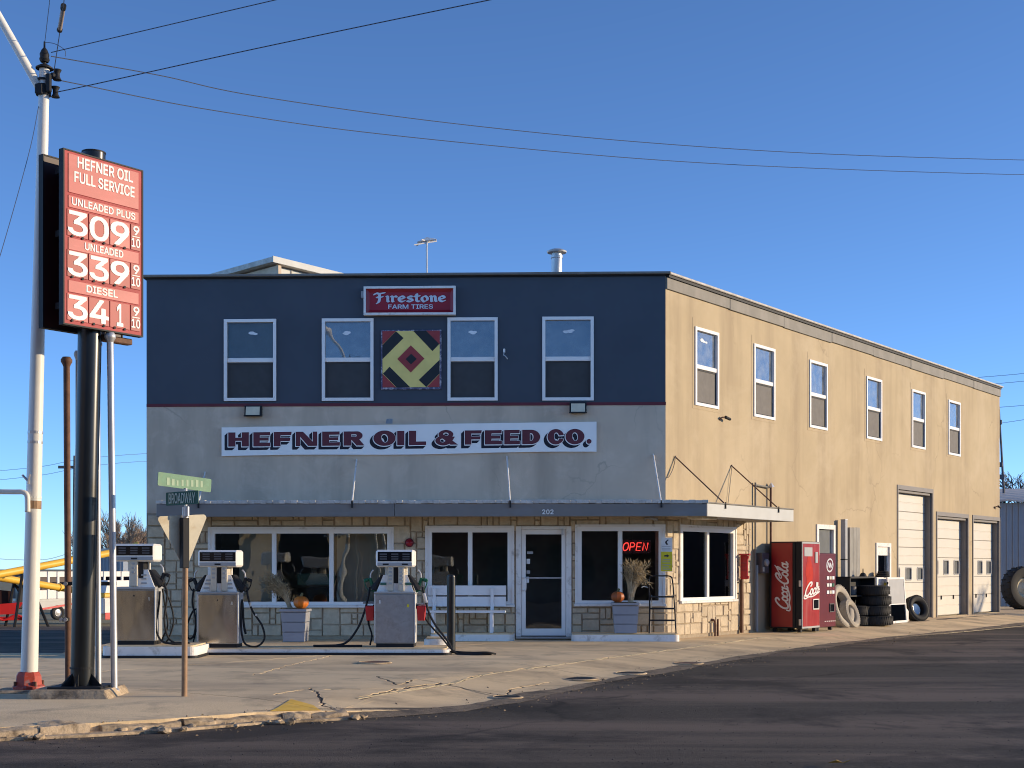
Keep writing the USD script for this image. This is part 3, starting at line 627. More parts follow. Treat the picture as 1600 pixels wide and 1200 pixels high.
# sectional garage doors, set back in deep slate coloured openings
GD = .2
for i, q in enumerate(gar):
    fw = .14
    f = part(store, 'garage_frame', upright(sbox(q[0] - .05, 0.0, q[1] + .05, q[3] + .10).difference(sbox(q[0] + .02, -.1, q[1] - .02, q[3] - .02)), .022, .06), 'trim_slate', SD)
    part(f, 'jamb', [bx(q[0] + .002, q[0] + .06, .039, GD + .3, .012, q[3] - .03), bx(q[1] - .06, q[1] - .002, .039, GD + .3, .012, q[3] - .03), bx(q[0] + .06, q[1] - .06, .039, GD + .3, q[3] - .09, q[3] - .03)], 'trim_slate', SD)
    g = part(store, 'garage_door', bx(q[0] + .06, q[1] - .06, GD + .05, GD + .08, .02, q[3] - .09), 'door_white', SD)
    n = 7 if i == 0 else 5; H = (q[3] - .1) - .03; h = H / n
    wr = 2 if i else 2
    for k in range(n):
        z0 = .03 + k * h
        if k == wr:
            gs = sbox(q[0] + .07, z0 + .006, q[1] - .07, z0 + h - .006); hs = []
            nw = 3
            for m in range(nw):
                c = q[0] + (q[1] - q[0]) * (m + .5) / nw
                hs.append(sbox(c - .17, z0 + .13, c + .17, z0 + h - .13).buffer(.05))
            s = part(g, 'door_section', upright(gs.difference(unary_union(hs)), -GD, .045), 'door_white', SD)
            for hh in hs:
                part(s, 'lite', upright(hh.buffer(.025).difference(hh.buffer(-.012)), -GD + .012, .03), 'pump_grey', SD)
                part(s, 'lite_pane', upright(hh.buffer(.01), -GD - .03, .01), 'display' if False else 'door_glass', SD)
        else:
            z1 = z0 + h
            m = [bx(q[0] + .07, q[1] - .07, GD, GD + .045, z0 + .006, z0 + h / 2 - .012, .008), bx(q[0] + .07, q[1] - .07, GD + .006, GD + .045, z0 + h / 2 - .012, z0 + h / 2 + .012), bx(q[0] + .07, q[1] - .07, GD, GD + .045, z0 + h / 2 + .012, z1 - .006, .008)]
            part(g, 'door_section', m, 'door_white', SD)
    [part(g, 'latch', bx(q[0] + (q[1] - q[0]) * f_, q[0] + (q[1] - q[0]) * f_ + .05, GD - .03, GD, .5, .62, .006), 'dark_metal', SD) for f_ in (.33, .72)]
# canopy wrapped round the corner
CF = 1.0
pc = np.array([0, 0]); uc, zc0 = FR.px(1105, 806, CF); P_c = FR.pt(uc, CF, 0)
DS = -float((P_c - SD.o) @ SD.i); us_c = float((P_c - SD.o) @ SD.e)
ul = FR.px(246, 800, CF)[0]; us_e = SD.px(1240, 800, DS)[0]
CZ0, CZ1 = FR.px(700, 807, CF)[1], FR.px(700, 787, CF)[1]
cn = thing('canopy', 'flat slate blue canopy wrapping the shop corner over its ground floor windows', 'canopy', (CORNER[0], CORNER[1], CZ0))
deck = Polygon([tuple(FR.pt(ul, .02, 0)[:2]), tuple(FR.pt(ul, CF - .05, 0)[:2]), tuple((P_c - FR.e * .02 + FR.i * .05 )[:2]), tuple(SD.pt(us_e, DS - .05, 0)[:2]), tuple(SD.pt(us_e, .02, 0)[:2]), tuple(SD.pt(.0, .02, 0)[:2])])
part(cn, 'deck', move(extr(deck, CZ1 - CZ0 - .06), dz=CZ0 + .03), 'soffit', 'w')
ub = (ul + uc) * .44
for a, b in ((ul - .02, ub - .003), (ub + .003, uc)):
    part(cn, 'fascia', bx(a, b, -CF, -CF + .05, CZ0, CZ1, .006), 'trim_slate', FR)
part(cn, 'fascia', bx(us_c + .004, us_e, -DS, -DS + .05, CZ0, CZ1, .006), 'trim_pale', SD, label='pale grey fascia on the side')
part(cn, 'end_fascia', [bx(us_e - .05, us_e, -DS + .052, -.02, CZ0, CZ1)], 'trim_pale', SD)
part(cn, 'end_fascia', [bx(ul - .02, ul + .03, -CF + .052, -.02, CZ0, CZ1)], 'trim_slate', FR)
r = np.random.RandomState(4)
xs = np.linspace(ul - .03, uc + .02, 90); lip = []
for a, b in zip(xs[:-1], xs[1:]):
    z1 = CZ1 + .055 + .022 * meshkit.fbm(np.array([[a * 3, 0, 0]]), 3)[0] + r.uniform(-.008, .008)
    lip.append(bx(a - .002, b + .002, -CF - .015 + r.uniform(-.012, .012), -CF + .12, CZ1 + .004 + r.uniform(-.004, .004), z1, .006))
part(cn, 'roof_lip', lip, 'roof_edge', FR)
part(cn, 'roof_lip', bx(us_c, us_e, -DS - .012, -DS + .1, CZ1 + .004, CZ1 + .03, .006), 'flashing', SD)
part(cn, 'roof_sheet', move(extr(deck.buffer(-.02), .03), dz=CZ1 - .02), 'roof_edge', 'w')
part(cn, 'wall_flashing', bx(ul, W_F - .02, -.09, -.012, CZ1 + .012, CZ1 + .12), 'roof_edge', FR)
for (x0, y0, x1, y1) in ((320, 737, 310, 790), (557, 717, 550, 790), (792, 712, 797, 788), (1021, 709, 1033, 784)):
    a = FR.px(x0, y0, .02); b = FR.px(x1, y1, CF)
    rod = part(cn, 'hanger_rod', tube([FR.pt(a[0], -.02, a[1]), FR.pt(b[0], CF - .02, CZ1 + .03)], .016, 8), 'white_paint', 'w')
    part(rod, 'hook', [tube([FR.pt(b[0], CF + .012, CZ1 + .06), FR.pt(b[0] + .005, CF + .02, CZ1 - .08)], .018, 6)], 'dark_metal', 'w')
for (x0, y0, x1, y1) in ((1056, 712, 1133, 784), (1144, 726, 1216, 795)):
    a = SD.px(x0, y0, .02); b = SD.px(x1, y1, DS)
    rod = part(cn, 'hanger_rod', tube([SD.pt(a[0], -.02, a[1]), SD.pt(b[0], DS - .02, CZ1 + .03)], .014, 8), 'rust', 'w')
    part(rod, 'hook', tube([SD.pt(b[0], DS + .012, CZ1 + .05), SD.pt(b[0], DS + .016, CZ1 - .08)], .014, 6), 'dark_metal', 'w')
a = SD.px(1056, 712, .03); b = SD.px(1043, 745, .03)
part(cn, 'guy_wire', tube(curve([SD.pt(a[0], .03, a[1]), SD.pt(a[0] - .12, .04, a[1] - .25), SD.pt(a[0] - .25, .03, a[1] - .42), SD.pt(.02, .03, b[1] - .02)], 6), .007, 5), 'wire', 'w')
a = SD.px(1144, 726, .03); part(cn, 'guy_wire', tube([SD.pt(a[0], .03, a[1]), SD.pt(a[0] - .22, .03, CZ1 + .02)], .007, 5), 'wire', 'w')
part(cn, 'soffit_light', bx(us_c + .35, us_c + .95, -DS * .75, -DS * .45, CZ0 - .035, CZ0 + .031, .01), 'lamp_lens', SD)
u2, z2 = FR.px(856, 798, CF + .01)
part(cn, 'house_number', flat_text('202', u2, CZ0 + .045, .22, .085, CF + .006, .006, True, center=True), 'letter_white', FR)

# ------------------------------------------------------------------ signs on the front
def wall_thing(name, label, cat_, fr, x, y, group=None, d=0.0):
    u, zz = fr.px(x, y, d); return thing(name, label, cat_, fr.pt(u, 0, zz), fr.a, group), u, zz
def ell(cx, cy, rx, ry, a=0): return affinity.rotate(affinity.scale(Point(cx, cy).buffer(1, 24), rx, ry), a)
def P_(*pts): return Polygon(pts)
SLAB = {
 'H': unary_union([sbox(0, 0, .42, 1), sbox(.80, 0, 1.22, 1), sbox(.3, .40, .9, .62)]),
 'E': unary_union([sbox(0, 0, .47, 1), sbox(.3, .77, 1.2, 1), sbox(.3, .40, 1.1, .60), sbox(.3, 0, 1.22, .25)]),
 'F': unary_union([sbox(0, 0, .47, 1), P_((.3, 1), (1.25, 1), (1.2, .77), (.3, .77)), P_((.3, .36), (.3, .58), (1.15, .58), (1.12, .36))]),
 'N': unary_union([sbox(0, 0, .24, 1), sbox(1.0, 0, 1.24, 1), P_((0, 1), (.42, 1), (1.24, 0), (.72, 0))]),
 'R': unary_union([sbox(0, 0, .46, 1), sbox(.3, .40, .85, 1).union(ell(.80, .70, .36, .30)), P_((.45, .44), (.95, .44), (1.28, 0), (.80, 0))]).difference(unary_union([sbox(.46, .62, .72, .79), ell(.72, .705, .08, .085)])),
 'O': ell(.62, .5, .62, .54).difference(ell(.63, .5, .19, .30, 8)),
 'I': sbox(0, 0, .46, 1),
 'L': unary_union([sbox(0, 0, .47, 1), sbox(.3, 0, 1.15, .25)]),
 'D': unary_union([sbox(0, 0, .5, 1), sbox(.3, 0, .6, 1), ell(.58, .5, .58, .5)]).difference(unary_union([ell(.56, .5, .17, .27).intersection(sbox(.5, 0, 1, 1))])),
 'C': ell(.60, .5, .60, .54).difference(ell(.66, .5, .19, .30, 8)).difference(P_((.70, .42), (1.4, .30), (1.4, .62), (.70, .58))),
 '&': unary_union([ell(.66, .73, .46, .31).difference(ell(.66, .74, .17, .12)), ell(.50, .30, .50, .34).difference(ell(.46, .31, .17, .13)), P_((.22, .66), (.55, .72), (1.42, .0), (.95, .0)), P_((.78, .30), (1.0, .16), (1.22, .56), (.98, .58))]),
 '.': ell(.16, .16, .17, .17)}
S_, su0, sz0 = wall_thing('name_board', 'long white painted board lettered HEFNER OIL & FEED CO. in maroon', 'shop sign', FR, 347, 713)
u1s, z1s = FR.px(932, 706); w_b = u1s - su0; tilt = (z1s - sz0) / w_b
_, ztl = FR.px(347, 668); _, ztr = FR.px(932, 659)
r = np.random.RandomState(2)
n = 24; top = [(w_b * i / n, (ztl - sz0) + ((ztr - ztl)) * i / n + r.uniform(-.004, .004)) for i in range(n + 1)]
bot = [(w_b * i / n, tilt * w_b * i / n + .012 * math.sin(3 * math.pi * i / n)) for i in range(n + 1)]
part(S_, 'board', upright(Polygon(bot + top[::-1]), .04, .035), 'banner_white')
def pxl(x, y): u, zz = FR.px(x, y); return u - su0, zz - sz0
for ch, x0, x1 in (('H', 357.5, 389.6), ('E', 396.6, 423), ('F', 428.6, 456.4), ('N', 463, 496), ('E', 504, 531.6), ('R', 537.6, 570), ('O', 584, 618.4), ('I', 621, 632), ('L', 639.5, 666),
                   ('&', 680.5, 716), ('F', 726.6, 753), ('E', 758, 784.4), ('E', 788, 812.5), ('D', 816, 844), ('C', 855.6, 881), ('O', 883.6, 913), ('.', 916.6, 924)):
    yb = 698.2 - (x0 - 357) * 4.6 / 556; a, zb_ = pxl(x0, yb); b, _ = pxl(x1, yb); hgt = 22.4 / 78 * .998
    g = SLAB[ch]; gx0, _, gx1, _ = g.bounds; g = affinity.translate(g, -gx0, 0)
    g = affinity.scale(g, (b - a) / (gx1 - gx0), hgt, origin=(0, 0)); g = affinity.affine_transform(g, [1, 0, tilt, 1, a, zb_])
    sh = unary_union([affinity.translate(g.buffer(.010), -k * .011, -k * .0105) for k in range(1, 7)])
    q = part(S_, 'letter', upright(g, .0475, .004), 'letter_maroon')
    part(q, 'outline', upright(affinity.translate(g, -.004, -.006).buffer(.0125, 3), .0445, .003), 'banner_white')
    part(q, 'shadow_block', upright(sh, .0425, .003), 'letter_black')
# tyre brand sign: framed red tray with silver lettering
T_, tu, tz = wall_thing('tyre_sign', 'white framed red tin sign reading Firestone FARM TIRES high on the navy wall', 'sign', FR, 569.5, 494)
tw = FR.px(712.5, 492)[0] - tu; th = FR.px(712.5, 447)[1] - tz - .02
outer = sbox(0, .0, tw, th)
part(T_, 'frame', upright(outer.difference(outer.buffer(-.045, join_style=2)), .13, .13), 'white_paint')
i0, i1 = .045, .11
v = [(i0, -.10, i0), (tw - i0, -.10, i0), (tw - i0, -.10, th - i0), (i0, -.10, th - i0), (i1, -.05, i1), (tw - i1, -.05, i1), (tw - i1, -.05, th - i1), (i1, -.05, th - i1)]
part(T_, 'tray', trimesh.Trimesh(v, [(0, 1, 5), (0, 5, 4), (1, 2, 6), (1, 6, 5), (2, 3, 7), (2, 7, 6), (3, 0, 4), (3, 4, 7), (4, 5, 6), (4, 6, 7)], process=False), 'brand_red')
part(T_, 'bracket', [bx(-.06, .0, -.08, 0, th * .62, th * .85), bx(.1, tw - .1, -.04, 0, .05, .1), bx(.1, tw - .1, -.04, 0, th - .1, th - .05)], 'pump_grey')
# pen-drawn letters on a unit grid (x height 1)
PEN = {'F': [[(-.25, 1.35), (0, 1.62), (.35, 1.5), (.7, 1.58), (1.05, 1.68)], [(.42, 1.52), (.42, .5), (.3, -.1), (.1, -.32)], [(.1, .85), (.45, .8), (.8, .92)]],
       'i': [[(.15, 1.02), (.3, .9), (.3, .12), (.45, 0)]],
       'r': [[(.1, 1.0), (.28, .88), (.28, .1), (.4, 0)], [(.28, .7), (.5, .95), (.68, 1.0), (.82, .86)]],
       'e': [[(.85, .12), (.6, -.02), (.3, .08), (.15, .4), (.22, .8), (.5, 1.0), (.78, .86), (.75, .6), (.25, .45)]],
       's': [[(.78, .9), (.5, 1.02), (.25, .82), (.4, .58), (.7, .42), (.78, .15), (.5, -.02), (.15, .1)]],
       't': [[(.35, 1.42), (.32, .3), (.42, .05), (.65, 0)], [(.05, 1.0), (.4, .97), (.68, 1.04)]],
       'o': [[(.5, 1.02), (.2, .78), (.15, .35), (.35, 0), (.5, -.02), (.8, .22), (.85, .62), (.65, .95), (.5, 1.02)]],
       'n': [[(.1, 1.0), (.26, .88), (.26, .1), (.36, 0)], [(.26, .72), (.5, .98), (.75, .85), (.78, .15), (.92, 0)]]}
xs_ = {'F': 1.15, 'i': .62, 'r': .95, 'e': 1.05, 's': 1.0, 't': .85, 'o': 1.08, 'n': 1.1}
adv = 0.0; gl = []
for ch in 'Firestone':
    gl.append((ch, affinity.translate(nib([curve(np.array(L), 4) for L in PEN[ch]], .34, .15, math.radians(35)), adv, 0))); adv += xs_[ch] * 1.02
uL, zL = FR.px(585, 471.5, .05); uR = FR.px(697.5, 471)[0]; k = (uR - uL) / (unary_union([g for _, g in gl]).bounds[2] + .25)
for ch, g in gl:
    part(T_, 'letter', upright(affinity.affine_transform(g, [k, 0, 0, .105, uL - tu + .25 * k, zL - tz]), .062, .011), 'silver_letter')
uL, zL = FR.px(606.5, 482.5, .05); uR = FR.px(677, 482)[0]
part(T_, 'small_lettering', flat_text('FARM TIRES', uL - tu, zL - tz, uR - uL, .082, .057, .006, True), 'silver_letter')
# quilt block
Q_, qu, qz = wall_thing('quilt_panel', 'square painted quilt block panel, yellow pinwheel with maroon diamond', 'painted panel', FR, 595.5, 609)
qw = FR.px(690, 609)[0] - qu; qh = FR.px(595.5, 516)[1] - qz
part(Q_, 'backing', bx(0, qw, -.035, 0, 0, qh, .006), 'quilt_edge')
def qp(*pts): return affinity.affine_transform(Polygon(pts), [qw / 620, 0, 0, -qh / 615, -240 * qw / 620, (1122 + 0) * qh / 615])
sq = qp((255, 520), (843, 517), (840, 1098), (258, 1100))
part(Q_, 'yellow_field', upright(sq, .038, .002), 'quilt_yellow')
for tri in (((255, 520), (395, 519), (257, 660)), ((705, 518), (843, 517), (842, 660)), ((840, 965), (840, 1098), (712, 1098)), ((258, 962), (395, 1100), (258, 1100))):
    part(Q_, 'corner_patch', upright(qp(*tri), .041, .0025), 'quilt_red')
for bar in (((395, 522), (472, 592), (257, 808), (256, 665)), ((572, 519), (703, 518), (838, 655), (768, 728)), ((840, 820), (840, 960), (705, 1098), (628, 1025)), ((262, 958), (330, 888), (538, 1098), (400, 1100))):
    part(Q_, 'dark_bar', upright(qp(*bar), .0405, .002), 'quilt_black')
part(Q_, 'diamond', upright(qp((547, 668), (686, 805), (546, 948), (408, 808)), .0415, .003), 'quilt_red')
part(Q_, 'diamond_centre', upright(qp((550, 755), (608, 808), (548, 865), (493, 810)), .0445, .0025), 'quilt_black')
# wall flood lights, bracket stub, hook, alarm bell, cameras
def flood(label, x, y):
    t, u, zz = wall_thing('flood_light', label, 'wall light', FR, x, y, 'flood lights under the maroon band')
    part(t, 'housing', hull([(-.17, 0, -.10), (.17, 0, -.10), (.17, 0, .11), (-.17, 0, .11), (-.17, -.14, -.10), (.17, -.14, -.10), (.17, -.09, .11), (-.17, -.09, .11)]), 'dark_metal')
    part(t, 'lens', hull([(-.14, -.125, -.085), (.14, -.125, -.085), (.14, -.142, -.085), (-.14, -.142, -.085), (-.14, -.09, .085), (.14, -.09, .085), (.14, -.108, .085), (-.14, -.108, .085)]), 'lamp_lens')
    part(t, 'lip', bx(-.18, .18, -.16, -.13, -.115, -.09, .008), 'dark_metal')
flood('boxy wall flood light above the left end of the long name board', 397, 643); flood('boxy wall flood light above the right end of the long name board', 903, 638)
t, u, zz = wall_thing('sign_lamp', 'small pale bracket lamp fixed over the middle of the name board', 'lamp', FR, 610, 660)
part(t, 'arm', tube([(0, 0, .02), (0, -.16, .03)], .014, 8), 'pump_grey'); part(t, 'shade', hull([(-.07, -.24, -.05), (.07, -.24, -.05), (.06, -.12, .06), (-.06, -.12, .06), (.05, -.14, -.04), (-.05, -.14, -.04)]), 'pump_grey')
t, u, zz = wall_thing('wall_hook', 'small white hooked bracket on the navy wall right of the third window', 'hook', FR, 788, 549)
part(t, 'plate', bx(-.025, .02, -.03, 0, -.03, .05, .006), 'white_paint'); part(t, 'hook', tube(curve([(0, -.03, -.03), (-.01, -.09, -.08), (.03, -.12, -.12), (.07, -.10, -.17)], 5), .012, 6), 'galvanised', smooth=True)
t, u, zz = wall_thing('alarm_bell', 'round red alarm bell on the stone between the two left shop windows', 'alarm', FR, 640, 848)
part(t, 'plate', move(lathe([(.0, 0), (.09, 0), (.09, .03), (0, .03)], 24), rx=math.pi / 2, dy=-.03), 'maroon_paint'); part(t, 'gong', move(lathe([(0, .075), (.04, .07), (.066, .045), (.07, 0)], 24), rx=math.pi / 2, dy=-.03), 'brand_red', smooth=40)
for i, (fr, x, y, lab) in enumerate(((SD, 1128, 655, 'small dark camera on the tan wall below the first side window'), (SD, 1555, 793, 'tiny dark camera near the far corner of the tan wall'), (FR, 1017, 803, 'small pale camera under the canopy above the OPEN window'))):
    t, u, zz = wall_thing('security_camera', lab, 'camera', fr, x, y if i < 2 else 812)
    part(t, 'mount', tube(curve([(-.12, 0, -.03), (-.12, -.06, .02), (-.02, -.10, .03)], 4), .016, 8), 'rust' if i < 2 else 'pump_grey'); part(t, 'body', tube([(-.03, -.10, .035), (.13, -.13, .0)], [.035, .03], 10), 'dark_metal' if i < 2 else 'pump_grey')
# notices and the neon in the right-hand window
t, u, zz = wall_thing('notice_board', 'white and yellow emergency phone notice on the stone beside the OPEN window', 'notice', FR, 1032, 893)
nw, nh = FR.px(1050, 893)[0] - u, FR.px(1032, 840)[1] - zz
part(t, 'sheet', bx(0, nw, -.075, -.066, 0, nh), 'notice_white'); part(t, 'yellow_panel', bx(.006, nw - .004, -.079, -.0755, .008, nh * .585), 'notice_yellow')
part(t, 'phone_symbol', upright(nib([curve(np.array([(nw * .60, nh * .92), (nw * .48, nh * .885), (nw * .46, nh * .84), (nw * .56, nh * .80)]), 5)], .03, .02, .6), .079, .003), 'ink')
part(t, 'arrow', upright(Polygon([(nw * .3, nh * .44), (nw * .52, nh * .44), (nw * .52, nh * .415), (nw * .75, nh * .46), (nw * .52, nh * .51), (nw * .52, nh * .485), (nw * .3, nh * .485)]), .082, .002), 'ink')
part(t, 'fine_print', [bx(nw * .14, nw * q, -.0825, -.0795, nh * f, nh * (f + .022)) for f, q in ((.335, .86), (.275, .8), (.19, .84), (.125, .7), (.06, .86))] + [bx(nw * .1, nw * .85, -.0785, -.0755, nh * f, nh * (f + .016)) for f in (.72, .66, .625)], 'pump_grey')
t, u, zz = wall_thing('neon_sign', 'red neon OPEN sign glowing inside the right-hand shop window', 'neon sign', FR, 974, 860)
ow = FR.px(1014, 860)[0] - u; oh = .155; nl = {'O': [[(.5, 1), (.12, .8), (0, .4), (.15, .05), (.45, 0), (.85, .2), (1, .6), (.85, .95), (.5, 1)]], 'P': [[(0, 0), (.12, 1), (.7, 1), (.92, .8), (.8, .5), (.06, .45)]], 'E': [[(.85, 0), (0, 0), (.12, 1), (1, 1)], [(.06, .5), (.8, .5)]], 'N': [[(0, 0), (.12, 1), (.8, 0), (.95, 1)]]}
for i, ch in enumerate('OPEN'):
    for L in nl[ch]:
        q = np.array([((i * 1.28 + p[0] + .12 * p[1]) * ow / 5.0, .14, p[1] * oh) for p in L]); part(t, 'glass_tube', tube(curve(q, 5) if ch == 'O' else q, .0115, 6), 'neon_red', smooth=True)
part(t, 'backing', bx(-.05, ow + .05, .17, .18, -.06, oh + .06), 'interior_dark')

# ------------------------------------------------------------------ on the roof
o = FR.pt(0, 0, 0)
an = at(667, 424, 28.9); t = thing('roof_antenna', 'spindly antenna with a flat white head on the roof edge', 'antenna', (an[0], an[1], Z_TOP + .18))
part(t, 'mast', tube([(0, 0, -.4), (0, 0, .85)], .022, 8), 'galvanised')
part(t, 'head', [tube(curve([(-.22, .0, .74), (-.12, .02, .82), (.05, 0, .88), (.2, 0, .86)], 5), .022, 6), tube([(-.26, -.15, .72), (.2, .15, .87)], .012, 5), tube([(-.1, -.2, .82), (.05, .2, .86)], .012, 5), hull([(-.2, -.08, .80), (.2, -.05, .86), (.2, .08, .87), (-.2, .1, .81), (0, 0, .92)])], 'white_paint')
an = at(870, 424, 28.7); t = thing('vent_pipe', 'short capped metal flue standing on the roof', 'flue', (an[0], an[1], Z_TOP - .02))
part(t, 'pipe', lathe([(.20, -.2), (.20, 0), (.17, .25), (.11, .3), (.11, .62), (.125, .63), (.125, .68), (0, .68)], 20), 'galvanised', smooth=35); part(t, 'cap', lathe([(.10, .68), (.10, .73), (.2, .74), (.21, .77), (.12, .81), (0, .83)], 20), 'galvanised', smooth=35)
ZR = 40.0; a, b, c = at(300, 428, ZR), at(425, 401, ZR), at(530, 428, ZR); d = np.array([.55, 1.0, 0]) / 1.14
t = thing('roof_shed', 'pale gabled shed roof rising behind the navy parapet at left', 'roof shed', (b[0], b[1], Z_TOP - .5))
zb_ = Z_TOP - .5; far_ = at(520, 424, ZR + 4)
e_ = SD.e * 7; gl_ = SD.i * 4.0; r0 = np.array([b[0], ZR, b[2]]); l0 = r0 + gl_ + np.array([0, 0, -.24])
def slab4(p, q, thick, up): return hull([p[0], p[1], q[0], q[1]] + [np.array(k) + np.array(up) * thick for k in (p[0], p[1], q[0], q[1])])
def at_z(p, z_): return np.array([p[0], p[1], z_])
part(t, 'front_wall', slab4((at_z(r0 + SD.e * .25, zb_), at_z(l0 + SD.e * .25, zb_)), (r0 + SD.e * .25 - [0, 0, .2], l0 + SD.e * .25 - [0, 0, .2]), .12, SD.e), 'grey_stucco', 'w')
part(t, 'roof', slab4((r0, l0), (r0 + e_, l0 + e_), -.15, (0, 0, 1)), 'roof_edge', 'w')
part(t, 'side_wall', slab4((at_z(r0 + SD.i * .2 + SD.e * .3, zb_), r0 + SD.i * .2 + SD.e * .3 - [0, 0, .2]), (at_z(r0 + SD.i * .2 + e_, zb_), r0 + SD.i * .2 + e_ - [0, 0, .2]), .1, SD.i), 'trim_pale', 'w')
for k in range(12): q = r0 + SD.i * .17 + SD.e * (.45 + .5 * k); part(t, 'side_batten', slab4((at_z(q, zb_), q - [0, 0, .22]), (at_z(q + SD.e * .04, zb_), q + SD.e * .04 - [0, 0, .22]), .03, SD.i), 'digit_dim', 'w')
part(t, 'side_fascia', slab4((r0 - [0, 0, .16], r0 + [0, 0, .02]), (r0 + e_ - [0, 0, .16], r0 + e_ + [0, 0, .02]), .05, -SD.i), 'trim_pale', 'w')

# ------------------------------------------------------------------ forecourt: islands, pumps, bollard
def island(name, label, pts, h, material='concrete'):
    P = Polygon([tuple(p) for p in pts]).buffer(-.12).buffer(.12, 6); c = P.centroid
    t = thing(name, label, 'pump island', (c.x, c.y, 0))
    part(t, 'top_slab', move(extr(P.buffer(-.05), h), dz=.0), 'concrete', 'w'); part(t, 'edge', move(extr(P.difference(P.buffer(-.06)), h + .0), dz=-.02), 'white_paint', 'w')
    part(t, 'foot', move(extr(P.buffer(.03).difference(P.buffer(-.02)), .07), dz=-.03), 'dark_metal', 'w'); return t
y1i = 21.9; xa, xb = gpx(158, 1029)[0] * y1i / gpx(158, 1029)[1], (306 - 800) / FP * y1i
xa = (158 - 800) / FP * y1i
island('pump_island', 'white edged concrete island under the leftmost pump', ((xa, y1i), (xb, y1i - .02), (xb, y1i + 1.1), (xa, y1i + 1.1)), .2)
y2i = 22.75; xc, xd = (296 - 800) / FP * y2i, (702 - 800) / FP * y2i
island('pump_island', 'long low white edged island under the two right-hand pumps', ((xc, y2i), (xd, y2i - .12), (xd, y2i + 1.0), (xc, y2i + 1.1)), .11)
def nozzle(col):
    """Nozzle hanging spout up in its boot: origin at the boot, pointing along +x."""
    return [('nozzle_grip', [bx(-.02, .035, -.025, .025, -.16, .10, .015), bx(.03, .12, -.022, .022, .05, .11, .015), tube(curve([(.03, 0, -.12), (.10, 0, -.10), (.12, 0, .0), (.11, 0, .07)], 4), .011, 6)], col), ('spout', tube(curve([(.0, 0, .08), (-.04, 0, .16), (-.10, 0, .20)], 4), .014, 8), 'galvanised')]
def fuel_pump(label, p, h_base, style):
    t = thing('fuel_pump', label, 'fuel pump', (p[0], p[1], h_base), PHI * -.6)
    w, d = (.335, .23) if style != 3 else (.335, .23); H = .93
    body = 'stainless' if style != 3 else 'stainless_dull'
    part(t, 'plinth', bx(-w + .02, w - .02, -d + .02, d - .02, 0, .06), 'dark_metal')
    cb = part(t, 'cabinet', bx(-w, w, -d + .012, d - .012, .06, H - .03, .012), 'pump_grey')
    gx, gz_ = np.meshgrid(np.linspace(-1, 1, 25), np.linspace(0, 1, 19), indexing='ij'); gy = -d + .004 - .016 * (1 - gx ** 2) * (1 - .3 * gz_) + .007 * (meshkit.fbm(np.stack([gx * 1.5 + style * 7, gz_ * 1.6, gx * 0], -1), 2, style) - .5) * (1 - gx ** 4) * 2
    ii, jj = np.meshgrid(np.arange(24), np.arange(18), indexing='ij'); a_ = (ii * 19 + jj).ravel()
    part(cb, 'front_panel', trimesh.Trimesh(np.c_[(gx * (w - .014)).ravel(), gy.ravel(), (.075 + gz_ * (H - .13)).ravel()], np.vstack([np.c_[a_, a_ + 19, a_ + 20], np.c_[a_, a_ + 20, a_ + 1]]), process=False), body, smooth=True)
    part(cb, 'back_panel', bx(-w + .012, w - .012, d - .014, d, .075, H - .055, .008), body)
    part(cb, 'corner_trim', [bx(s * w - .012, s * w + .012, -d - .004, -d + .03, .07, H - .04, .004) for s in ((1,) if style == 1 else (-1, 1))], 'galvanised')
    for a_, b_z, ww_, hh_, m_ in ((-.26, H - .2, .09, .06, 'notice_white'), (.17, H - .26, .07, .05, 'notice_yellow')) if style == 3 else ((.16, H - .22, .09, .055, 'pump_cream'),): part(cb, 'sticker', bx(a_, a_ + ww_, -d - .0025, -d - .0005, b_z, b_z + hh_), m_)
    part(cb, 'lock', move(lathe([(0, 0), (.014, 0), (.014, .008), (0, .01)], 12), rx=math.pi / 2, dy=-d, dz=H - .14), 'dark_metal')
    part(t, 'ledge', bx(-w - .012, w + .012, -d - .012, d + .012, H - .035, H, .008), 'pump_grey')
    s0, s1, zt = .31, .20, H + .28
    lw = -.31 if style != 1 else -.06
    part(t, 'shoulder', hull([(-s0 if style != 1 else -.10, -.17, H), (s0, -.17, H), (s1, -.15, zt), (-s1 if style != 1 else -.10, -.15, zt), (-s0 if style != 1 else -.10, .17, H), (s0, .17, H), (s1, .15, zt), (-s1 if style != 1 else -.10, .15, zt)]), 'pump_white')
    cols = ((-.075, .10), (.105, .10)) if style != 1 else ((-.02, .13),)
    for cx, cw in cols:
        c = part(t, 'column', bx(cx - cw / 2, cx + cw / 2, -.205, .14, H + .01, H + .44, .008), 'pump_cream')
        part(c, 'button', [bx(cx - .025, cx + .025, -.212, -.204, H + q, H + q + .03, .004) for q in ((.36, .29, .22) if style != 3 else (.37, .31, .25, .19, .12))], 'pump_grey')
    part(t, 'throat', bx(-.03 if style != 1 else .05, .06 if style != 1 else .13, -.16, .12, H + .005, H + .42), 'dark_metal')
    if style == 3:
        [part(t, 'grade_plate', bx(a, a + .1, -.178, -.168, H + .11, H + .15), 'green_box') for a in (-.25, .17)]
    else:
        [part(t, 'grade_plate', bx(a, a + .09, -.176, -.164, H + q, H + q + .025), 'pump_grey') for q in (.05, .12, .18) for a in ((-.26 + q * .3, .16 - q * .2) if style == 2 else (.10,))]
    [part(t, 'neck', tube([(s * .17, .06, H + .25), (s * .17, .06, H + .46)], .018, 8), 'pump_white') for s in (-1, 1)]
    hw = .335 if style != 3 else .32; hz0, hz1 = H + .41, H + .41 + (.285 if style != 3 else .29)
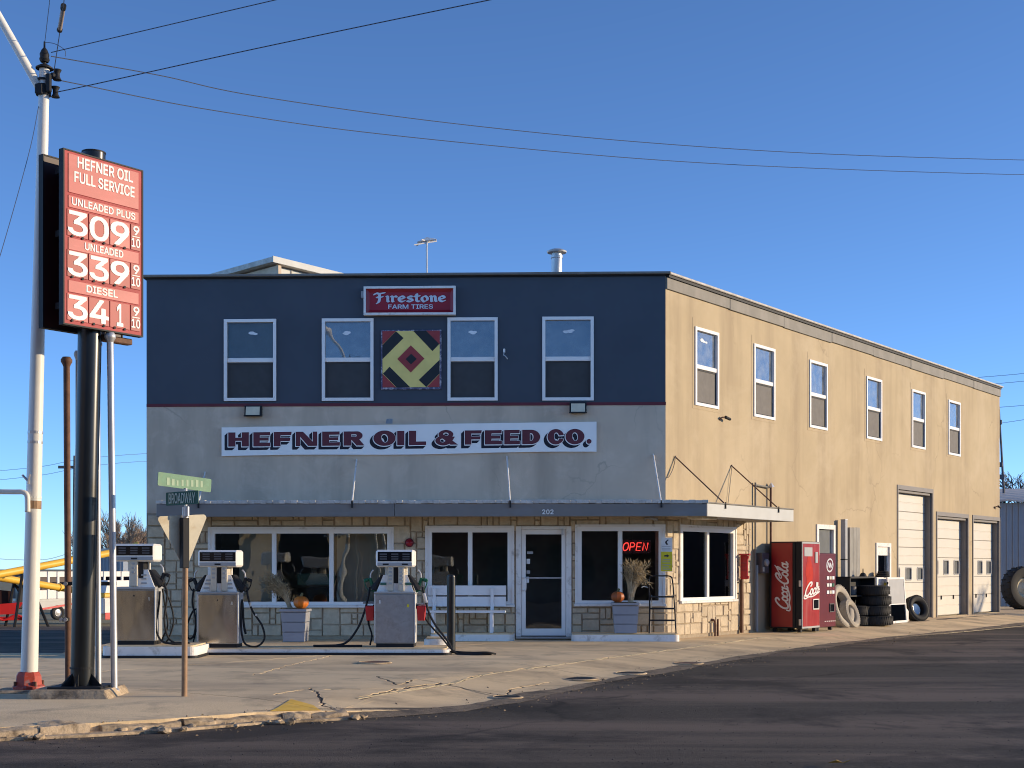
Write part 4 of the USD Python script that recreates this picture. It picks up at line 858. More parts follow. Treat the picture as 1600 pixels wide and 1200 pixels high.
    hd = part(t, 'head', hull(np.vstack([bx(-hw, hw, -.22, .22, hz0, hz1, .03).vertices, bx(-hw + .02, hw - .02, -.225, .225, hz0 + .02, hz1 - .03, .02).vertices])), 'pump_white')
    part(hd, 'display', bx(-hw + .035, hw - .035, -.236, -.224, hz0 + .10, hz1 - .035, .004), 'display')
    dd = hw * .28
    for cx in (-.19, 0, .19):
        part(hd, 'readout', [bx(cx - .06, cx + .06, -.2385, -.235, hz0 + q, hz0 + q + .022) for q in (.125, .165, .205)], 'digit_dim')
    part(hd, 'lower_strip', [bx(-hw + .03, hw - .03, -.232, -.224, hz0 + .02, hz0 + .075, .003)], 'pump_grey')
    part(hd, 'maker_plate', [bx(a - .05, a + .05, -.235, -.2315, hz0 + .035, hz0 + .06) for a in ((0,) if style != 3 else (-.15, .17))], 'dark_metal')
    sides = (1,) if style == 1 else (-1, 1)
    col = 'green_plastic' if style == 3 else 'black_rubber'
    for s in sides:
        b = part(t, 'nozzle_boot', hull([(s * .20, -.13, zt), (s * .24, -.13, zt), (s * .34, -.13, H + .02), (s * .39, -.13, H + .02), (s * .20, .13, zt), (s * .24, .13, zt), (s * .34, .13, H + .02), (s * .39, .13, H + .02), (s * .42, -.1, H + .08), (s * .42, .1, H + .08)]), 'dark_metal')
        for nm, m, c in nozzle(col):
            m = cat(m) if isinstance(m, list) else m
            m.vertices[:, 0] *= s
            if s < 0: m.invert()
            part(b, nm, move(m, s * .40, -.06, H + .14, ry=s * .35), c)
    def hose(P, r=.017): part(t, 'hose', tube(curve(P, 10), r, 8), 'black_rubber', smooth=True)
    g = -h_base + .02 if style == 3 else .02
    if style == 1:
        hose([(.44, -.06, .98), (.50, -.1, .8), (.46, -.12, .4), (.52, -.12, .12), (.66, -.15, .02), (.80, -.2, .02), (.62, -.25, .02), (.42, -.2, .08), (.33, -.15, .3), (.36, -.1, .6), (.38, -.1, .86)])
        hose([(.40, -.02, .9), (.44, .0, .6), (.48, .0, .3), (.40, .0, .1), (.42, .02, .02), (.60, .05, .02), (.85, -.05, .02)], .014)
        hose([(.45, -.05, .88), (.55, -.04, .62), (.58, -.02, .35), (.50, 0, .1), (.44, .05, .03)], .014)
    elif style == 2:
        hose([(.46, -.06, 1.0), (.47, -.08, .86), (.55, -.1, .62), (.72, -.12, .36), (.76, -.14, .14), (.64, -.18, .02), (.46, -.2, .06), (.38, -.14, .25), (.36, -.08, .55), (.37, -.04, .8)])
        hose([(.37, -.02, .75), (.39, -.02, .4), (.42, .0, .22)], .02)
        hose([(-.44, -.06, .98), (-.46, -.08, .75), (-.40, -.1, .45), (-.43, -.1, .2), (-.52, -.1, .15), (-.55, -.08, .35), (-.46, -.04, .6), (-.37, -.02, .64)])
        hose([(-.40, -.03, .62), (-.40, -.05, .3), (-.44, -.08, .06), (-.3, -.1, .03)], .013)
        part(t, 'hose_clamp', [bx(.505, .535, -.115, -.085, .68, .76, .006), bx(.60, .63, -.125, -.095, .52, .56, .006)], 'galvanised')
    else:
        hose([(.45, -.06, 1.0), (.50, -.1, .82), (.55, -.14, .62), (.66, -.2, .40), (.88, -.3, .12), (1.05, -.45, g), (1.45, -.6, g), (1.62, -.5, g), (1.35, -.42, g + .01), (1.0, -.36, g + .02), (.8, -.30, g + .03)], .019)
        hose([(.42, -.02, .62), (.55, -.06, .40), (.78, -.16, .16), (1.0, -.3, g + .03), (1.3, -.52, g + .02), (1.55, -.62, g + .03), (1.7, -.55, g)], .016)
        hose([(-.44, -.06, 1.0), (-.46, -.1, .85), (-.52, -.12, .6), (-.64, -.14, .3), (-.85, -.16, .06), (-1.2, -.16, .02), (-1.36, -.2, .02), (-1.1, -.26, .02), (-.75, -.22, .02), (-.55, -.2, .02)], .019)
        hose([(-.36, -.02, .66), (-.47, -.05, .62), (-.46, -.08, .4), (-.40, -.1, .2), (-.43, -.1, .03)], .016)
        part(t, 'breakaway', [tube([(.475, -.09, .90), (.52, -.11, .74)], .026, 8), bx(.42, .52, -.10, -.07, .70, .74, .01)], 'galvanised')
        part(t, 'hose_arm', [bx(-.56, -.335, -.03, .03, .72, .75, .006), bx(.335, .52, -.03, .03, .70, .73, .006)], 'pump_grey')
    return t
def pump_at(x, Z): return ((x - 800) / FP * Z, Z)
fuel_pump('leftmost steel fuel pump with hoses only on its right side', pump_at(216, 22.35), .2, 1)
fuel_pump('shiny stainless fuel pump with black nozzles behind the street sign post', pump_at(345, 23.1), .11, 2)
fuel_pump('dull grey fuel pump with green nozzles nearest the shop door', pump_at(619, 23.25), .11, 3)
for s, lab in ((-1, 'red squeegee bucket hung on the left side of the green nozzle pump'), (1, 'red squeegee bucket hung on the right side of the green nozzle pump')):
    px_ = pump_at(619, 23.25); t = thing('squeegee_bucket', lab, 'bucket', (px_[0] + s * .43, px_[1] - .05, .11 + .44), 0, 'red squeegee buckets')
    part(t, 'bucket', hull(np.vstack([bx(-.06, .06, -.08, .08, 0, .02, .01).vertices, bx(-.075, .075, -.10, .10, .22, .25, .01).vertices])), 'red_plastic'); part(t, 'hanger', bx(-s * .07 - .02, -s * .07 + .02, -.07, .07, .2, .27), 'dark_metal')
c = gpx(705, 1016); t = thing('bollard', 'black square topped bollard at the right end of the pump island', 'bollard', (c[0], c[1], 0))
part(t, 'post', lathe([(.075, 0), (.075, 1.28), (.06, 1.315), (0, 1.325)], 20), 'black_gloss', smooth=40)
c = gpx(682, 1014, 0); t = thing('fill_box', 'low round white tub of concrete beside the black bollard', 'concrete tub', (c[0], c[1] + .3, 0))
part(t, 'drum', lathe([(.24, 0), (.24, .15), (.225, .165), (.0, .17)], 24), 'white_paint', smooth=40); part(t, 'cover', bx(-.2, .2, -.16, .16, .165, .20, .02), 'concrete')
c = gpx(602, 1018, 0); t = thing('island_cleat', 'small rounded white pipe guard on the island edge before the green nozzle pump', 'pipe guard', (c[0], c[1] - .05, 0))
part(t, 'pipe', tube(curve([(-.05, .04, .0), (-.05, .03, .16), (-.01, .0, .20), (.025, -.03, .16), (.03, -.03, .0)], 5), .024, 8), 'white_paint', smooth=True)

# ------------------------------------------------------------------ along the shop front
def step(label, x0, x1, d0, d1, h):
    a, b = FR.px(x0, 1000, d1)[0], FR.px(x1, 1000, d1)[0]
    g = sbox(0, 0, b - a, d1 - d0).buffer(-.1).buffer(.1, 6); t = thing('door_step', label, 'kerb step', FR.pt(a, d1, 0), FR.a)
    part(t, 'slab', extr(g.buffer(-.012), h), 'concrete'); part(t, 'painted_edge', [move(extr(g.difference(g.buffer(-.05)), h - .015), dz=-.01)], 'white_paint')
step('chipped white edged step under the bench left of the door', 672, 803, .03, .62, .15); step('white painted step under the ladder and planter right of the door', 893, 1062, .03, .66, .15)
b0, b1 = FR.px(667, 950, .4)[0], FR.px(790, 950, .4)[0]; bw = b1 - b0
t = thing('bench', 'white slatted bench under the double window left of the door', 'bench', FR.pt(b0, .5, .15), FR.a)
zz = lambda y: FR.px(700, y, .4)[1] - .15
part(t, 'back_slat', move(bx(0, bw, .36, .385, zz(930.5), zz(915), .006), 0), 'bench_white'); part(t, 'back_slat', bx(0, bw, .345, .37, zz(948), zz(932.5), .006), 'bench_white')
for i in range(3): part(t, 'seat_slat', bx(.0, bw, .0 + i * .115, .10 + i * .115, zz(957.5), zz(954), .006), 'bench_white')
for q in (.09, bw * .8):
    lg = part(t, 'leg', [bx(q, q + .07, .0, .06, 0, zz(957.8), .006), bx(q - .0, q + .07, .32, .345, 0, zz(915) - .05, .006), bx(q + .005, q + .065, .061, .319, .08, .14, .006)], 'bench_white')
def planter(label, x, y, h, w, z0, d):
    u, _ = FR.px(x, y, d); t = thing('planter', label, 'planter', FR.pt(u, d, z0), FR.a, 'blue grey planters by the windows')
    for k in range(3):
        a, b = w / 2 * (.86 + .05 * k), w / 2 * (.89 + .06 * k); z_0, z_1 = h * (.02 + .30 * k), h * (.02 + .30 * (k + 1)) - .012
        part(t, 'tier', hull([(s * a, r_ * a, z_0) for s in (-1, 1) for r_ in (-1, 1)] + [(s * b, r_ * b, z_1) for s in (-1, 1) for r_ in (-1, 1)]), 'planter_blue')
    part(t, 'rim', bx(-w * .56, w * .56, -w * .56, w * .56, h * .92, h, .012), 'planter_blue'); part(t, 'soil', bx(-w * .44, w * .44, -w * .44, w * .44, h * .99, h + .01), 'joint_dirt')
    return FR.pt(u, d, z0 + h)
def pumpkin(label, p, R, m):
    t = thing('pumpkin', label, 'pumpkin', p, .3); n = 60; th_, ph = np.meshgrid(np.linspace(0, 2 * math.pi, n, endpoint=False), np.linspace(.02, math.pi - .02, 16), indexing='ij')
    rr = R * (1 - .09 * np.abs(np.sin(th_ * 4.5)) ** .5 * np.sin(ph)) * (1 - .12 * np.exp(-((ph) / .5) ** 2)); X = np.stack([rr * np.sin(ph) * np.cos(th_), rr * np.sin(ph) * np.sin(th_), .85 * rr * np.cos(ph) + R * .85], -1).reshape(-1, 3)
    F = []
    for i in range(n):
        j = (i + 1) % n
        for q in range(15): F += [(i * 16 + q, i * 16 + q + 1, j * 16 + q + 1), (i * 16 + q, j * 16 + q + 1, j * 16 + q)]
    part(t, 'shell', trimesh.Trimesh(X, F, process=False), m, smooth=True); part(t, 'stem', tube(curve([(0, 0, R * 1.5), (.01, 0, R * 1.75), (.03, .01, R * 1.95)], 4), [.028] * 5 + [.024] * 4, 7), 'pumpkin_stem')
def grass_bundle(label, p, lean, n, L, seed):
    r = np.random.RandomState(seed); t = thing('dried_grass', label, 'dried grass', p); st, pl = [], []
    for i in range(n):
        a = r.uniform(0, 2 * math.pi); sp = r.uniform(0, .32); l = L * r.uniform(.7, 1.1); dx, dy = lean[0] + sp * math.cos(a), lean[1] + sp * math.sin(a) * .6
        droop = r.uniform(.0, .42) if i % 3 == 0 else r.uniform(0, .12)
        q = curve([(r.uniform(-.05, .05), r.uniform(-.05, .05), 0), (dx * .4 * l, dy * .4 * l, .45 * l), (dx * l * .85, dy * l * .85, .82 * l - droop * .3 * l), (dx * l * (1.1 + droop), dy * l * 1.1, .98 * l - droop * l)], 3)
        st.append(tube(q, np.linspace(.005, .003, len(q)), 3, False))
        for k in range(9):
            e = q[-1 - (k % 5)] ; v_ = np.array([r.uniform(-.07, .07) + dx * .07, r.uniform(-.06, .06), r.uniform(-.05, .10) - droop * .1]); w_ = np.array([.007, .004, .003])
            pl.append(trimesh.Trimesh([e, e + v_ * .6 + w_, e + v_ * 1.2, e + v_ * .5 - w_], [(0, 1, 2), (0, 2, 3), (2, 1, 0), (3, 2, 0)], process=False))
    part(t, 'stems', cat(st), 'straw', kind='stuff'); part(t, 'plumes', cat(pl), 'straw', kind='stuff')
p = planter('tiered blue grey planter below the left window, between two pumps', 462, 1000, .64, .48, 0.0, 1.0)
pumpkin('bright orange pumpkin in the planter between two pumps', p + np.array([.11, -.05, 0]), .155, 'pumpkin'); grass_bundle('pale dried grass bundle leaning left from the planter between two pumps', p + np.array([-.09, 0, -.02]), (-.5, -.1), 130, .62, 3)
p = planter('tiered blue grey planter on the white step below the OPEN sign', 977, 985, .60, .5, .15, .38)
pumpkin('dull orange pumpkin in the planter below the OPEN sign', p + np.array([-.15, -.03, 0]), .14, 'pumpkin_dull'); grass_bundle('tall dried grass bundle in the planter below the OPEN sign', p + np.array([.10, 0, -.02]), (.10, -.12), 150, .80, 4)
# step stool ladder
l0_, l1_ = FR.px(1014, 985, .45)[0], FR.px(1056, 985, .45)[0]; lw = l1_ - l0_
t = thing('step_ladder', 'folding black step stool with tall hoop rail against the stone corner', 'step ladder', FR.pt(l0_, .55, .15), FR.a); hh = 1.12
part(t, 'hoop_rail', tube(curve([(.0, .05, 0), (.02, .18, .55), (.015, .26, hh - .10), (.06, .27, hh), (lw * .5, .27, hh + .01), (lw - .10, .27, hh), (lw - .05, .26, hh - .1), (lw - .02, .18, .55), (lw, .05, 0)], 6), .014, 8), 'dark_metal', smooth=True)
part(t, 'rear_leg', tube([(.05, .45, 0), (.06, .2, .75)], .011, 6), 'galvanised'); part(t, 'rear_leg', tube([(lw - .05, .45, 0), (lw - .06, .2, .75)], .011, 6), 'galvanised')
for k, z_ in enumerate((.24, .47, .70)): part(t, 'tread', bx(.02, lw - .02, .03 + .05 * k, .22 + .05 * k, z_, z_ + .03, .008), 'dark_metal')
part(t, 'safety_hook', tube(curve([(.0, .25, .9), (-.1, .2, .92), (-.14, .18, .9)], 4), .008, 5), 'galvanised')

# ------------------------------------------------------------------ along the side wall
def ring_(cx, cy, rx, ry, n=12, a0=0.0, a1=2 * math.pi): 
    t_ = np.linspace(a0, a1, n); return [(cx + rx * math.cos(q), cy + ry * math.sin(q)) for q in t_]
def script_cola(words=('C', 'o', 'c', 'a', '-', 'C', 'o', 'l', 'a')):
    S = {'C1': ([(1.05, 1.15), (1.25, 1.4), (1.05, 1.62), (.65, 1.5), (.22, 1.0), (.05, .45), (.22, .02), (.62, .0), (1.0, .3)], .17),
         'tail': ([(-.15, .15), (-.1, -.22), (.3, -.32), (.9, -.2), (1.7, -.28), (2.3, -.16), (2.7, -.05)], .12),
         'o1': (ring_(1.36, .36, .25, .36), .15), 'c1': ([(2.2, .6), (2.02, .75), (1.78, .55), (1.72, .2), (1.9, 0), (2.2, .15)], .15),
         'a1': (ring_(2.55, .36, .24, .36, 12, .6, .6 + 2 * math.pi), .14), 'a1s': ([(2.85, .75), (2.75, .25), (2.85, 0), (3.1, .12)], .15), 'dash': ([(3.02, .42), (3.3, .48)], .12),
         'C2': ([(4.45, 1.1), (4.6, 1.45), (4.35, 1.62), (3.95, 1.4), (3.55, .9), (3.42, .4), (3.6, .02), (4.0, .0), (4.35, .3)], .17),
         'loop': ([(4.5, 1.3), (4.0, 1.0), (4.3, .85), (4.9, 1.25), (5.4, 1.55), (5.6, 1.72)], .10),
         'o2': (ring_(4.72, .36, .25, .36), .15), 'l': ([(5.05, .4), (5.35, .95), (5.5, 1.35), (5.36, 1.5), (5.2, 1.1), (5.15, .3), (5.25, 0), (5.45, .12)], .14),
         'a2': (ring_(5.85, .36, .24, .36, 12, .6, .6 + 2 * math.pi), .14), 'a2s': ([(6.15, .75), (6.05, .25), (6.15, 0), (6.4, .2)], .15)}
    g = unary_union([LineString(curve(np.array(p), 6)).buffer(w * .72, 4) for p, w in S.values()])
    return affinity.affine_transform(g, [1, .22, 0, 1, 0, 0])
COLA = script_cola()
def vending(label, px_x, width, height, kind):
    D, dp = .93, .80
    u = SD.px(px_x, 980, D)[0]; p = SD.pt(u, D, .0); t = thing('vending_machine', label, 'vending machine', p, SD.a)
    side = 'coke_red' if kind == 1 else 'maroon_panel'
    part(t, 'cabinet', bx(.004, width - .004, .16, dp, .09, height - .002, .012), 'dark_metal')
    if kind == 1:
        part(t, 'side_panel', bx(-.004, .0035, .235, dp - .06, .12, height - .03), side); part(t, 'side_panel', bx(width - .0035, width + .004, .235, dp - .06, .12, height - .03), side)
        f = script_lettering = COLA; gx0, gy0, gx1, gy1 = f.bounds
        L, Hh = 1.12, .40                                   # reads upwards along the left side
        g = affinity.scale(affinity.translate(f, -gx0, -gy0), L / (gx1 - gx0), Hh / (gy1 - gy0), origin=(0, 0))
        m = extr(g, .004); v = m.vertices; z0 = .47
        part(t, 'side_script', trimesh.Trimesh(np.c_[-.0045 - v[:, 2], .27 + v[:, 1], z0 + v[:, 0]], m.faces, process=False), 'cola_white')
    part(t, 'door', bx(0, width, .012, .155, .08, height, .012), 'dark_metal')
    part(t, 'door_edge', [bx(0.001, .03, .002, .014, .09, height - .01), bx(width - .03, width - .001, .002, .014, .09, height - .01), bx(.031, width - .031, .002, .014, .09, .13), bx(.031, width - .031, .002, .014, height - .05, height - .01)], 'pump_grey' if kind == 1 else 'maroon_panel')
    fp = part(t, 'front_panel', bx(.032, width - .032, -.002, .012, .132, height - .052), 'coke_red_front' if kind == 1 else 'maroon_panel')
    if kind == 1:
        W = width
        part(fp, 'bottle_picture', upright(Polygon([(.20, .95), (.22, 1.18), (.17, 1.32), (.19, 1.45), (.26, 1.62), (.28, 1.72), (.44, 1.72), (.46, 1.6), (.55, 1.42), (.57, 1.28), (.52, 1.15), (.55, .95)]), .005, .003), 'bottle_red')
        part(fp, 'bottle_cap', upright(sbox(.10, 1.70, .52, 1.90), .0085, .003), 'pump_grey')
        f = affinity.scale(affinity.translate(COLA, -COLA.bounds[0], 0), 1.62 / 6.6, .34 / 2.0, origin=(0, 0)); f = affinity.affine_transform(f, [1, 0, .10, 1, .05, .80]).intersection(sbox(.035, .5, W - .035, 1.6))
        part(fp, 'front_script', upright(f, .0125, .004), 'cola_white')
        part(fp, 'select_pad', bx(.66, .80, -.02, -.0025, 1.55, 1.80, .005), 'pump_grey'); part(fp, 'coin_plate', bx(.70, .82, -.018, -.0025, 1.0, 1.12, .005), 'galvanised')
        q = part(fp, 'delivery_slot', upright(sbox(.54, .50, .86, .74).difference(sbox(.565, .525, .835, .715)), .02, .018), 'galvanised'); part(q, 'slot_flap', bx(.565, .835, -.004, .0, .525, .715), 'display')
        part(t, 'hinge', [bx(-.012, .02, .02, .08, z_, z_ + .14, .005) for z_ in (.16, 1.02)], 'galvanised')
    else:
        part(fp, 'emblem', upright(ell(.58, 1.50, .19, .16, 10).difference(ell(.58, 1.50, .155, .125, 10)).union(nib([curve(np.array([(.46, 1.46), (.52, 1.56), (.56, 1.45), (.62, 1.55), (.64, 1.44), (.71, 1.53)]), 4)], .03, .02, .5)), .006, .004), 'silver_letter')
        cols = ('notice_white', 'green_plastic', 'pump_cream', 'pump_white', 'street_green_pale', 'notice_yellow')
        for k in range(3):
            for j in range(3):
                part(fp, 'drink_button', bx(.40 + j * .15, .52 + j * .15, -.016, -.0025, 1.17 - k * .165, 1.25 - k * .165, .01), cols[(k * 3 + j * 2) % 6] if (k + j) % 2 else 'notice_white')
                part(fp, 'indicator', bx(.45 + j * .15, .47 + j * .15, -.008, -.0025, 1.125 - k * .165, 1.145 - k * .165), 'red_plastic')
        q = part(fp, 'delivery_slot', upright(sbox(.55, .42, .80, .62).difference(sbox(.57, .44, .78, .60)), .02, .018), 'digit_dim'); part(q, 'slot_flap', bx(.57, .78, -.004, .0, .44, .60), 'display')
        part(fp, 'can_dots', [bx(.30 + k * .11, .34 + k * .11, -.006, -.0025, .20, .225) for k in range(6)], 'cola_white')
    part(t, 'foot', [bx(a, a + .08, b, b + .08, 0, .085) for a in (.05, width - .13) for b in (.06, dp - .14)] , 'dark_metal')
    return t
vending('tall red vending machine lettered Coca-Cola up its side', 1253.5, .95, 2.03, 1)
vending('lower maroon vending machine with a round emblem right of the red one', 1280, .92, 1.78, 2)
t, u, zz = wall_thing('meter_box', 'grey electric meter box on the wall left of the red vending machine', 'meter box', SD, 1181, 893)
part(t, 'box', bx(0, .34, -.16, 0, -.04, .42, .012), 'digit_dim'); part(t, 'dial', move(lathe([(0, .0), (.08, 0), (.08, .05), (.06, .07), (0, .08)], 20), rx=math.pi / 2, dx=.17, dy=-.15, dz=.2), 'pump_grey', smooth=40); part(t, 'tag', bx(.02, .10, -.166, -.16, 0, .10), 'pump_cream')
a = SD.px(1177, 772); b = SD.px(1200, 762); mt = SD.px(1185, 893)
t = thing('conduit', 'thin grey conduit rising from the stone corner and looping over the canopy', 'conduit', SD.pt(a[0], 0, 0), SD.a); dx = b[0] - a[0]
part(t, 'riser', tube(curve([(0, -.05, .05), (0, -.05, 1.5), (0, -.05, a[1] + .1), (.02, -.05, a[1] + .2), (.10, -.05, b[1] + .02), (dx - .06, -.05, b[1])], 6), .022, 8), 'flashing', smooth=True)
part(t, 'riser', tube([(dx, -.07, 1.55), (dx, -.07, b[1] + .03)], .026, 8), 'rust'); part(t, 'weather_head', hull([(dx - .07, -.14, b[1]), (dx + .05, -.14, b[1] + .02), (dx + .05, -.02, b[1] + .02), (dx - .07, -.02, b[1]), (dx, -.08, b[1] + .12), (dx + .04, -.08, b[1] + .1)]), 'galvanised')
part(t, 'downpipe', tube([(.1, -.04, .02), (.1, -.04, 1.5)], .03, 8), 'pump_grey')
# red emergency phone box on its post
t, u, zz = wall_thing('phone_box', 'red emergency phone box on a rusty post at the end of the stone facing', 'phone box', SD, 1153.5, 905); q = SD.px(1168, 905, .2)[0] - u; ph_ = SD.px(1153.5, 868)[1] - zz
part(t, 'box', bx(0, q, -.22, -.04, 0, ph_, .015), 'phone_red'); part(t, 'door_frame', upright(sbox(.01, .01, q - .01, ph_ - .01).difference(sbox(.07, .07, q - .07, ph_ - .07)), .245, .025), 'red_plastic')
part(t, 'side_print', [bx(-.004, .0, -.19, -.07, ph_ * f, ph_ * f + .03) for f in (.35, .5, .65)], 'sign_pink'); part(t, 'hood', bx(-.02, q + .02, -.27, -.03, ph_ + .001, ph_ + .04, .01), 'red_plastic'); part(t, 'handle', bx(q, q + .05, -.2, -.13, ph_ * .45, ph_ * .6, .01), 'notice_white')
part(t, 'post', bx(.02, .08, -.09, -.03, -zz + .02, .0), 'rust')
t, u, zz = wall_thing('gas_stub', 'pair of short pipes at the foot of the stone below the side window', 'pipe stub', SD, 1113, 988); part(t, 'pipe', tube(curve([(-.06, -.10, -.1), (-.06, -.10, .22), (-.1, -.03, .27), (-.1, .0, .27)], 4), .025, 8), 'rust'); part(t, 'pipe', tube([(.06, -.10, -.1), (.06, -.10, .28)], .022, 8), 'rust')
# tyres, boards and odds and ends
def tyre_mesh(R, w, rin, lug=0.0):
    h = w / 2; prof = [(rin, -h * .62), (rin + .02, -h * .8), ((R + rin) / 2, -h), (R - .05, -h * .94), (R - .012, -h * .72), (R, -h * .35), (R, h * .35), (R - .012, h * .72), (R - .05, h * .94), ((R + rin) / 2, h), (rin + .02, h * .8), (rin, h * .62)]
    return lathe(prof, 40, True)
def tread_mesh(R, w, n, lug_=.004):
    return cat([bx(R - .012, R + lug_, -.016, .016, s * w * .06, s * w * .40).apply_transform(trimesh.transformations.rotation_matrix(2 * math.pi * (k + .5 * (s > 0)) / n, (0, 0, 1))) for k in range(n) for s in (-1, 1)])
def tyre(label, loc, R, w, rin, m, rx=0.0, rz=0.0, group=None, treads=44, name='tyre'):
    t = thing(name, label, 'tyre', loc, 0, group)
    f = lambda q: move(move(q, rx=rx), rz=rz)
    q = part(t, 'casing', f(tyre_mesh(R, w, rin)), m, smooth=40); part(t, 'tread', f(tread_mesh(R, w, treads, .022 if name == 'tractor_tyre' else .003)), m, kind='stuff'); part(t, 'inner_wall', f(lathe([(rin + .03, -w * .3), (rin + .12, 0), (rin + .03, w * .3)], 32)), 'black_rubber', smooth=True); return t
ug = lambda x, d: SD.px(x, 960, d)[0]
def lean_tyre(label, x, d, R, w, rin, m, tilt, rz_extra=0.0):
    p = SD.pt(ug(x, d), d, 0); h = R * math.cos(tilt) + w / 2 * math.sin(tilt)
    return tyre(label, (p[0], p[1], h), R, w, rin, m, rx=-math.pi / 2 + tilt, rz=SD.a + rz_extra)
lean_tyre('large pale tan tyre leaning on the wall beside the maroon vending machine', 1313, .38, .54, .26, .36, 'tyre_tan', -.26)
lean_tyre('second pale tan tyre leaning behind the larger one', 1328, .52, .36, .22, .22, 'tyre_tan', -.3)
lean_tyre('dark tyre with a pale wheel rim leaning right of the framed door', 1432, .42, .37, .26, .20, 'black_rubber', -.28, -.45)
p = SD.pt(ug(1432, .42), .42, .40); rimf = lambda q: move(move(q, rx=-math.pi / 2 - .28), rz=SD.a - .45)
part('/World/tyre_002', 'rim', rimf(lathe([(.205, .09), (.20, .12), (.17, .10), (.15, .02), (.06, .04), (.0, .04)], 32)), 'galvanised', smooth=40)
for k, (R, dx_) in enumerate(((.46, 0.0), (.42, -.03), (.41, .02), (.40, -.04))):
    p = SD.pt(ug(1366, .62) + dx_, .62, .125 + .25 * k)
    tyre(('bottom and widest', 'second from the bottom', 'second from the top', 'topmost')[k] + ' black tyre of the stack before the framed door', p, R, .25, .24, 'black_rubber', 0, k, 'stacked black tyres')
for k in range(2):
    p = SD.pt(ug(1343, .42), .30, .125 + .25 * k)
    tyre(('bottom', 'top')[k] + ' tyre of the low stack between the tan tyres and the tall stack', p, .38, .25, .22, 'black_rubber', 0, k + .5, 'low stack of black tyres')
t = thing('steel_post', 'tall square steel post standing against the wall right of the vending machines', 'post', SD.pt(ug(1316.5, .12), .16, 0), SD.a); hp = SD.px(1316.5, 812, .16)[1]
part(t, 'post', bx(-.07, .08, -.06, .06, 0, hp, .008), 'pump_grey'); part(t, 'joint', bx(-.075, .085, -.065, .065, hp * .62, hp * .63), 'dark_metal'); part(t, 'cap', bx(-.075, .085, -.065, .065, hp, hp + .015), 'galvanised')
t, u, zz = wall_thing('timber_board', 'weathered grey timber board fixed to the wall behind the tyres', 'board', SD, 1325, 940); bw_ = SD.px(1341, 900)[0] - u; bh_ = SD.px(1325, 824)[1] - zz
for k in range(3): part(t, 'plank', bx(bw_ * k / 3 + .003, bw_ * (k + 1) / 3 - .003, -.05, -.004, 0, bh_ + .004 * k, .004), 'board_grey')
t = thing('old_cabinet', 'black open fronted cabinet standing behind the tyre stacks', 'cabinet', SD.pt(ug(1328, .45), .45, 0), SD.a); cw = ug(1368, .45) - ug(1328, .45); ch_ = SD.px(1340, 901, .45)[1]
part(t, 'frame', [bx(0, .05, 0, .4, 0, ch_), bx(cw - .05, cw, 0, .4, 0, ch_), bx(0, cw, .38, .42, 0, ch_), bx(0, cw, 0, .42, ch_ - .04, ch_), bx(.05, cw - .05, .0, .38, ch_ - .50, ch_ - .46), bx(.05, cw - .05, .0, .38, 0, .06)], 'dark_metal')
for k in range(2): part(t, 'drum', move(lathe([(0, 0), (.13, 0), (.14, .02), (.14, .2), (.12, .22), (0, .22)], 20), cw * (.32 + .36 * k), .2, ch_ - .455), 'digit_dim', smooth=40)
part(t, 'lamp', [lathe([(.10, 0), (.06, .08), (.015, .1), (.012, .2), (0, .2)], 14).apply_translation((cw * .8, .2, ch_))], 'dark_metal')
t = thing('metal_cupboard', 'white enamel cupboard with a yellow notice between cabinet and framed door', 'cupboard', SD.pt(ug(1370, .34), .34, 0), SD.a); cw = ug(1392, .34) - ug(1370, .34); ch_ = SD.px(1370, 902, .34)[1]
part(t, 'body', bx(0, cw, 0, .3, 0, ch_, .01), 'white_paint'); part(t, 'notice', bx(cw * .5, cw * .97, -.006, 0, ch_ * .55, ch_ * .88), 'notice_yellow'); part(t, 'notice', bx(cw * .1, cw * .4, -.006, 0, ch_ * .6, ch_ * .8), 'notice_white'); part(t, 'notice_print', bx(cw * .18, cw * .33, -.009, -.006, ch_ * .66, ch_ * .72), 'red_plastic')
t = thing('cable_coil', 'black coil of hose lying on the white cupboard', 'hose', SD.pt(ug(1382, .3), .25, ch_), SD.a)
part(t, 'coil', cat([move(lathe([(.16 - .02 * k + .03 * math.cos(a_), .03 + .05 * k + .03 * math.sin(a_)) for a_ in np.linspace(0, 2 * math.pi, 7)[:-1]], 20, True), .02 * k, 0, 0) for k in range(3)]), 'black_rubber', smooth=True)
t = thing('storm_door', 'pale framed storm door leaning upright between tyre stack and rimmed tyre', 'door', SD.pt(ug(1391, .6), .62, 0), SD.a); cw = ug(1417, .6) - ug(1391, .6); ch_ = SD.px(1391, 902, .6)[1]
tl = lambda q: move(q, rx=-.08)
part(t, 'frame', tl(upright(sbox(0, 0, cw, ch_).difference(unary_union([sbox(.05, .06, cw - .05, ch_ * .40), sbox(.05, ch_ * .42, cw - .05, ch_ - .05)])), 0, .035)), 'white_paint')
part(t, 'upper_panel', tl(bx(.05, cw - .05, .01, .02, ch_ * .42, ch_ - .05)), 'pump_grey'); part(t, 'pane', tl(pane((.05, cw - .05, .06, ch_ * .40), .012)), 'pane_glass'); part(t, 'hinge', [tl(bx(-.02, .01, -.01, .02, ch_ * f, ch_ * f + .06)) for f in (.5, .85)], 'dark_metal')
for k in range(2):
    t = thing('gas_cylinder', ('left', 'right')[k] + ' pale cylinder standing behind the storm door glass', 'cylinder', SD.pt(ug(1398 + 10 * k, .3), .38, 0), SD.a); part(t, 'body', lathe([(0, 0), (.11, 0), (.12, .02), (.12, .28), (.07, .36), (.03, .38), (.03, .42), (0, .42)], 18), 'white_paint', smooth=40); part(t, 'valve', bx(-.03, .03, -.02, .02, .42, .46, .005), 'galvanised')

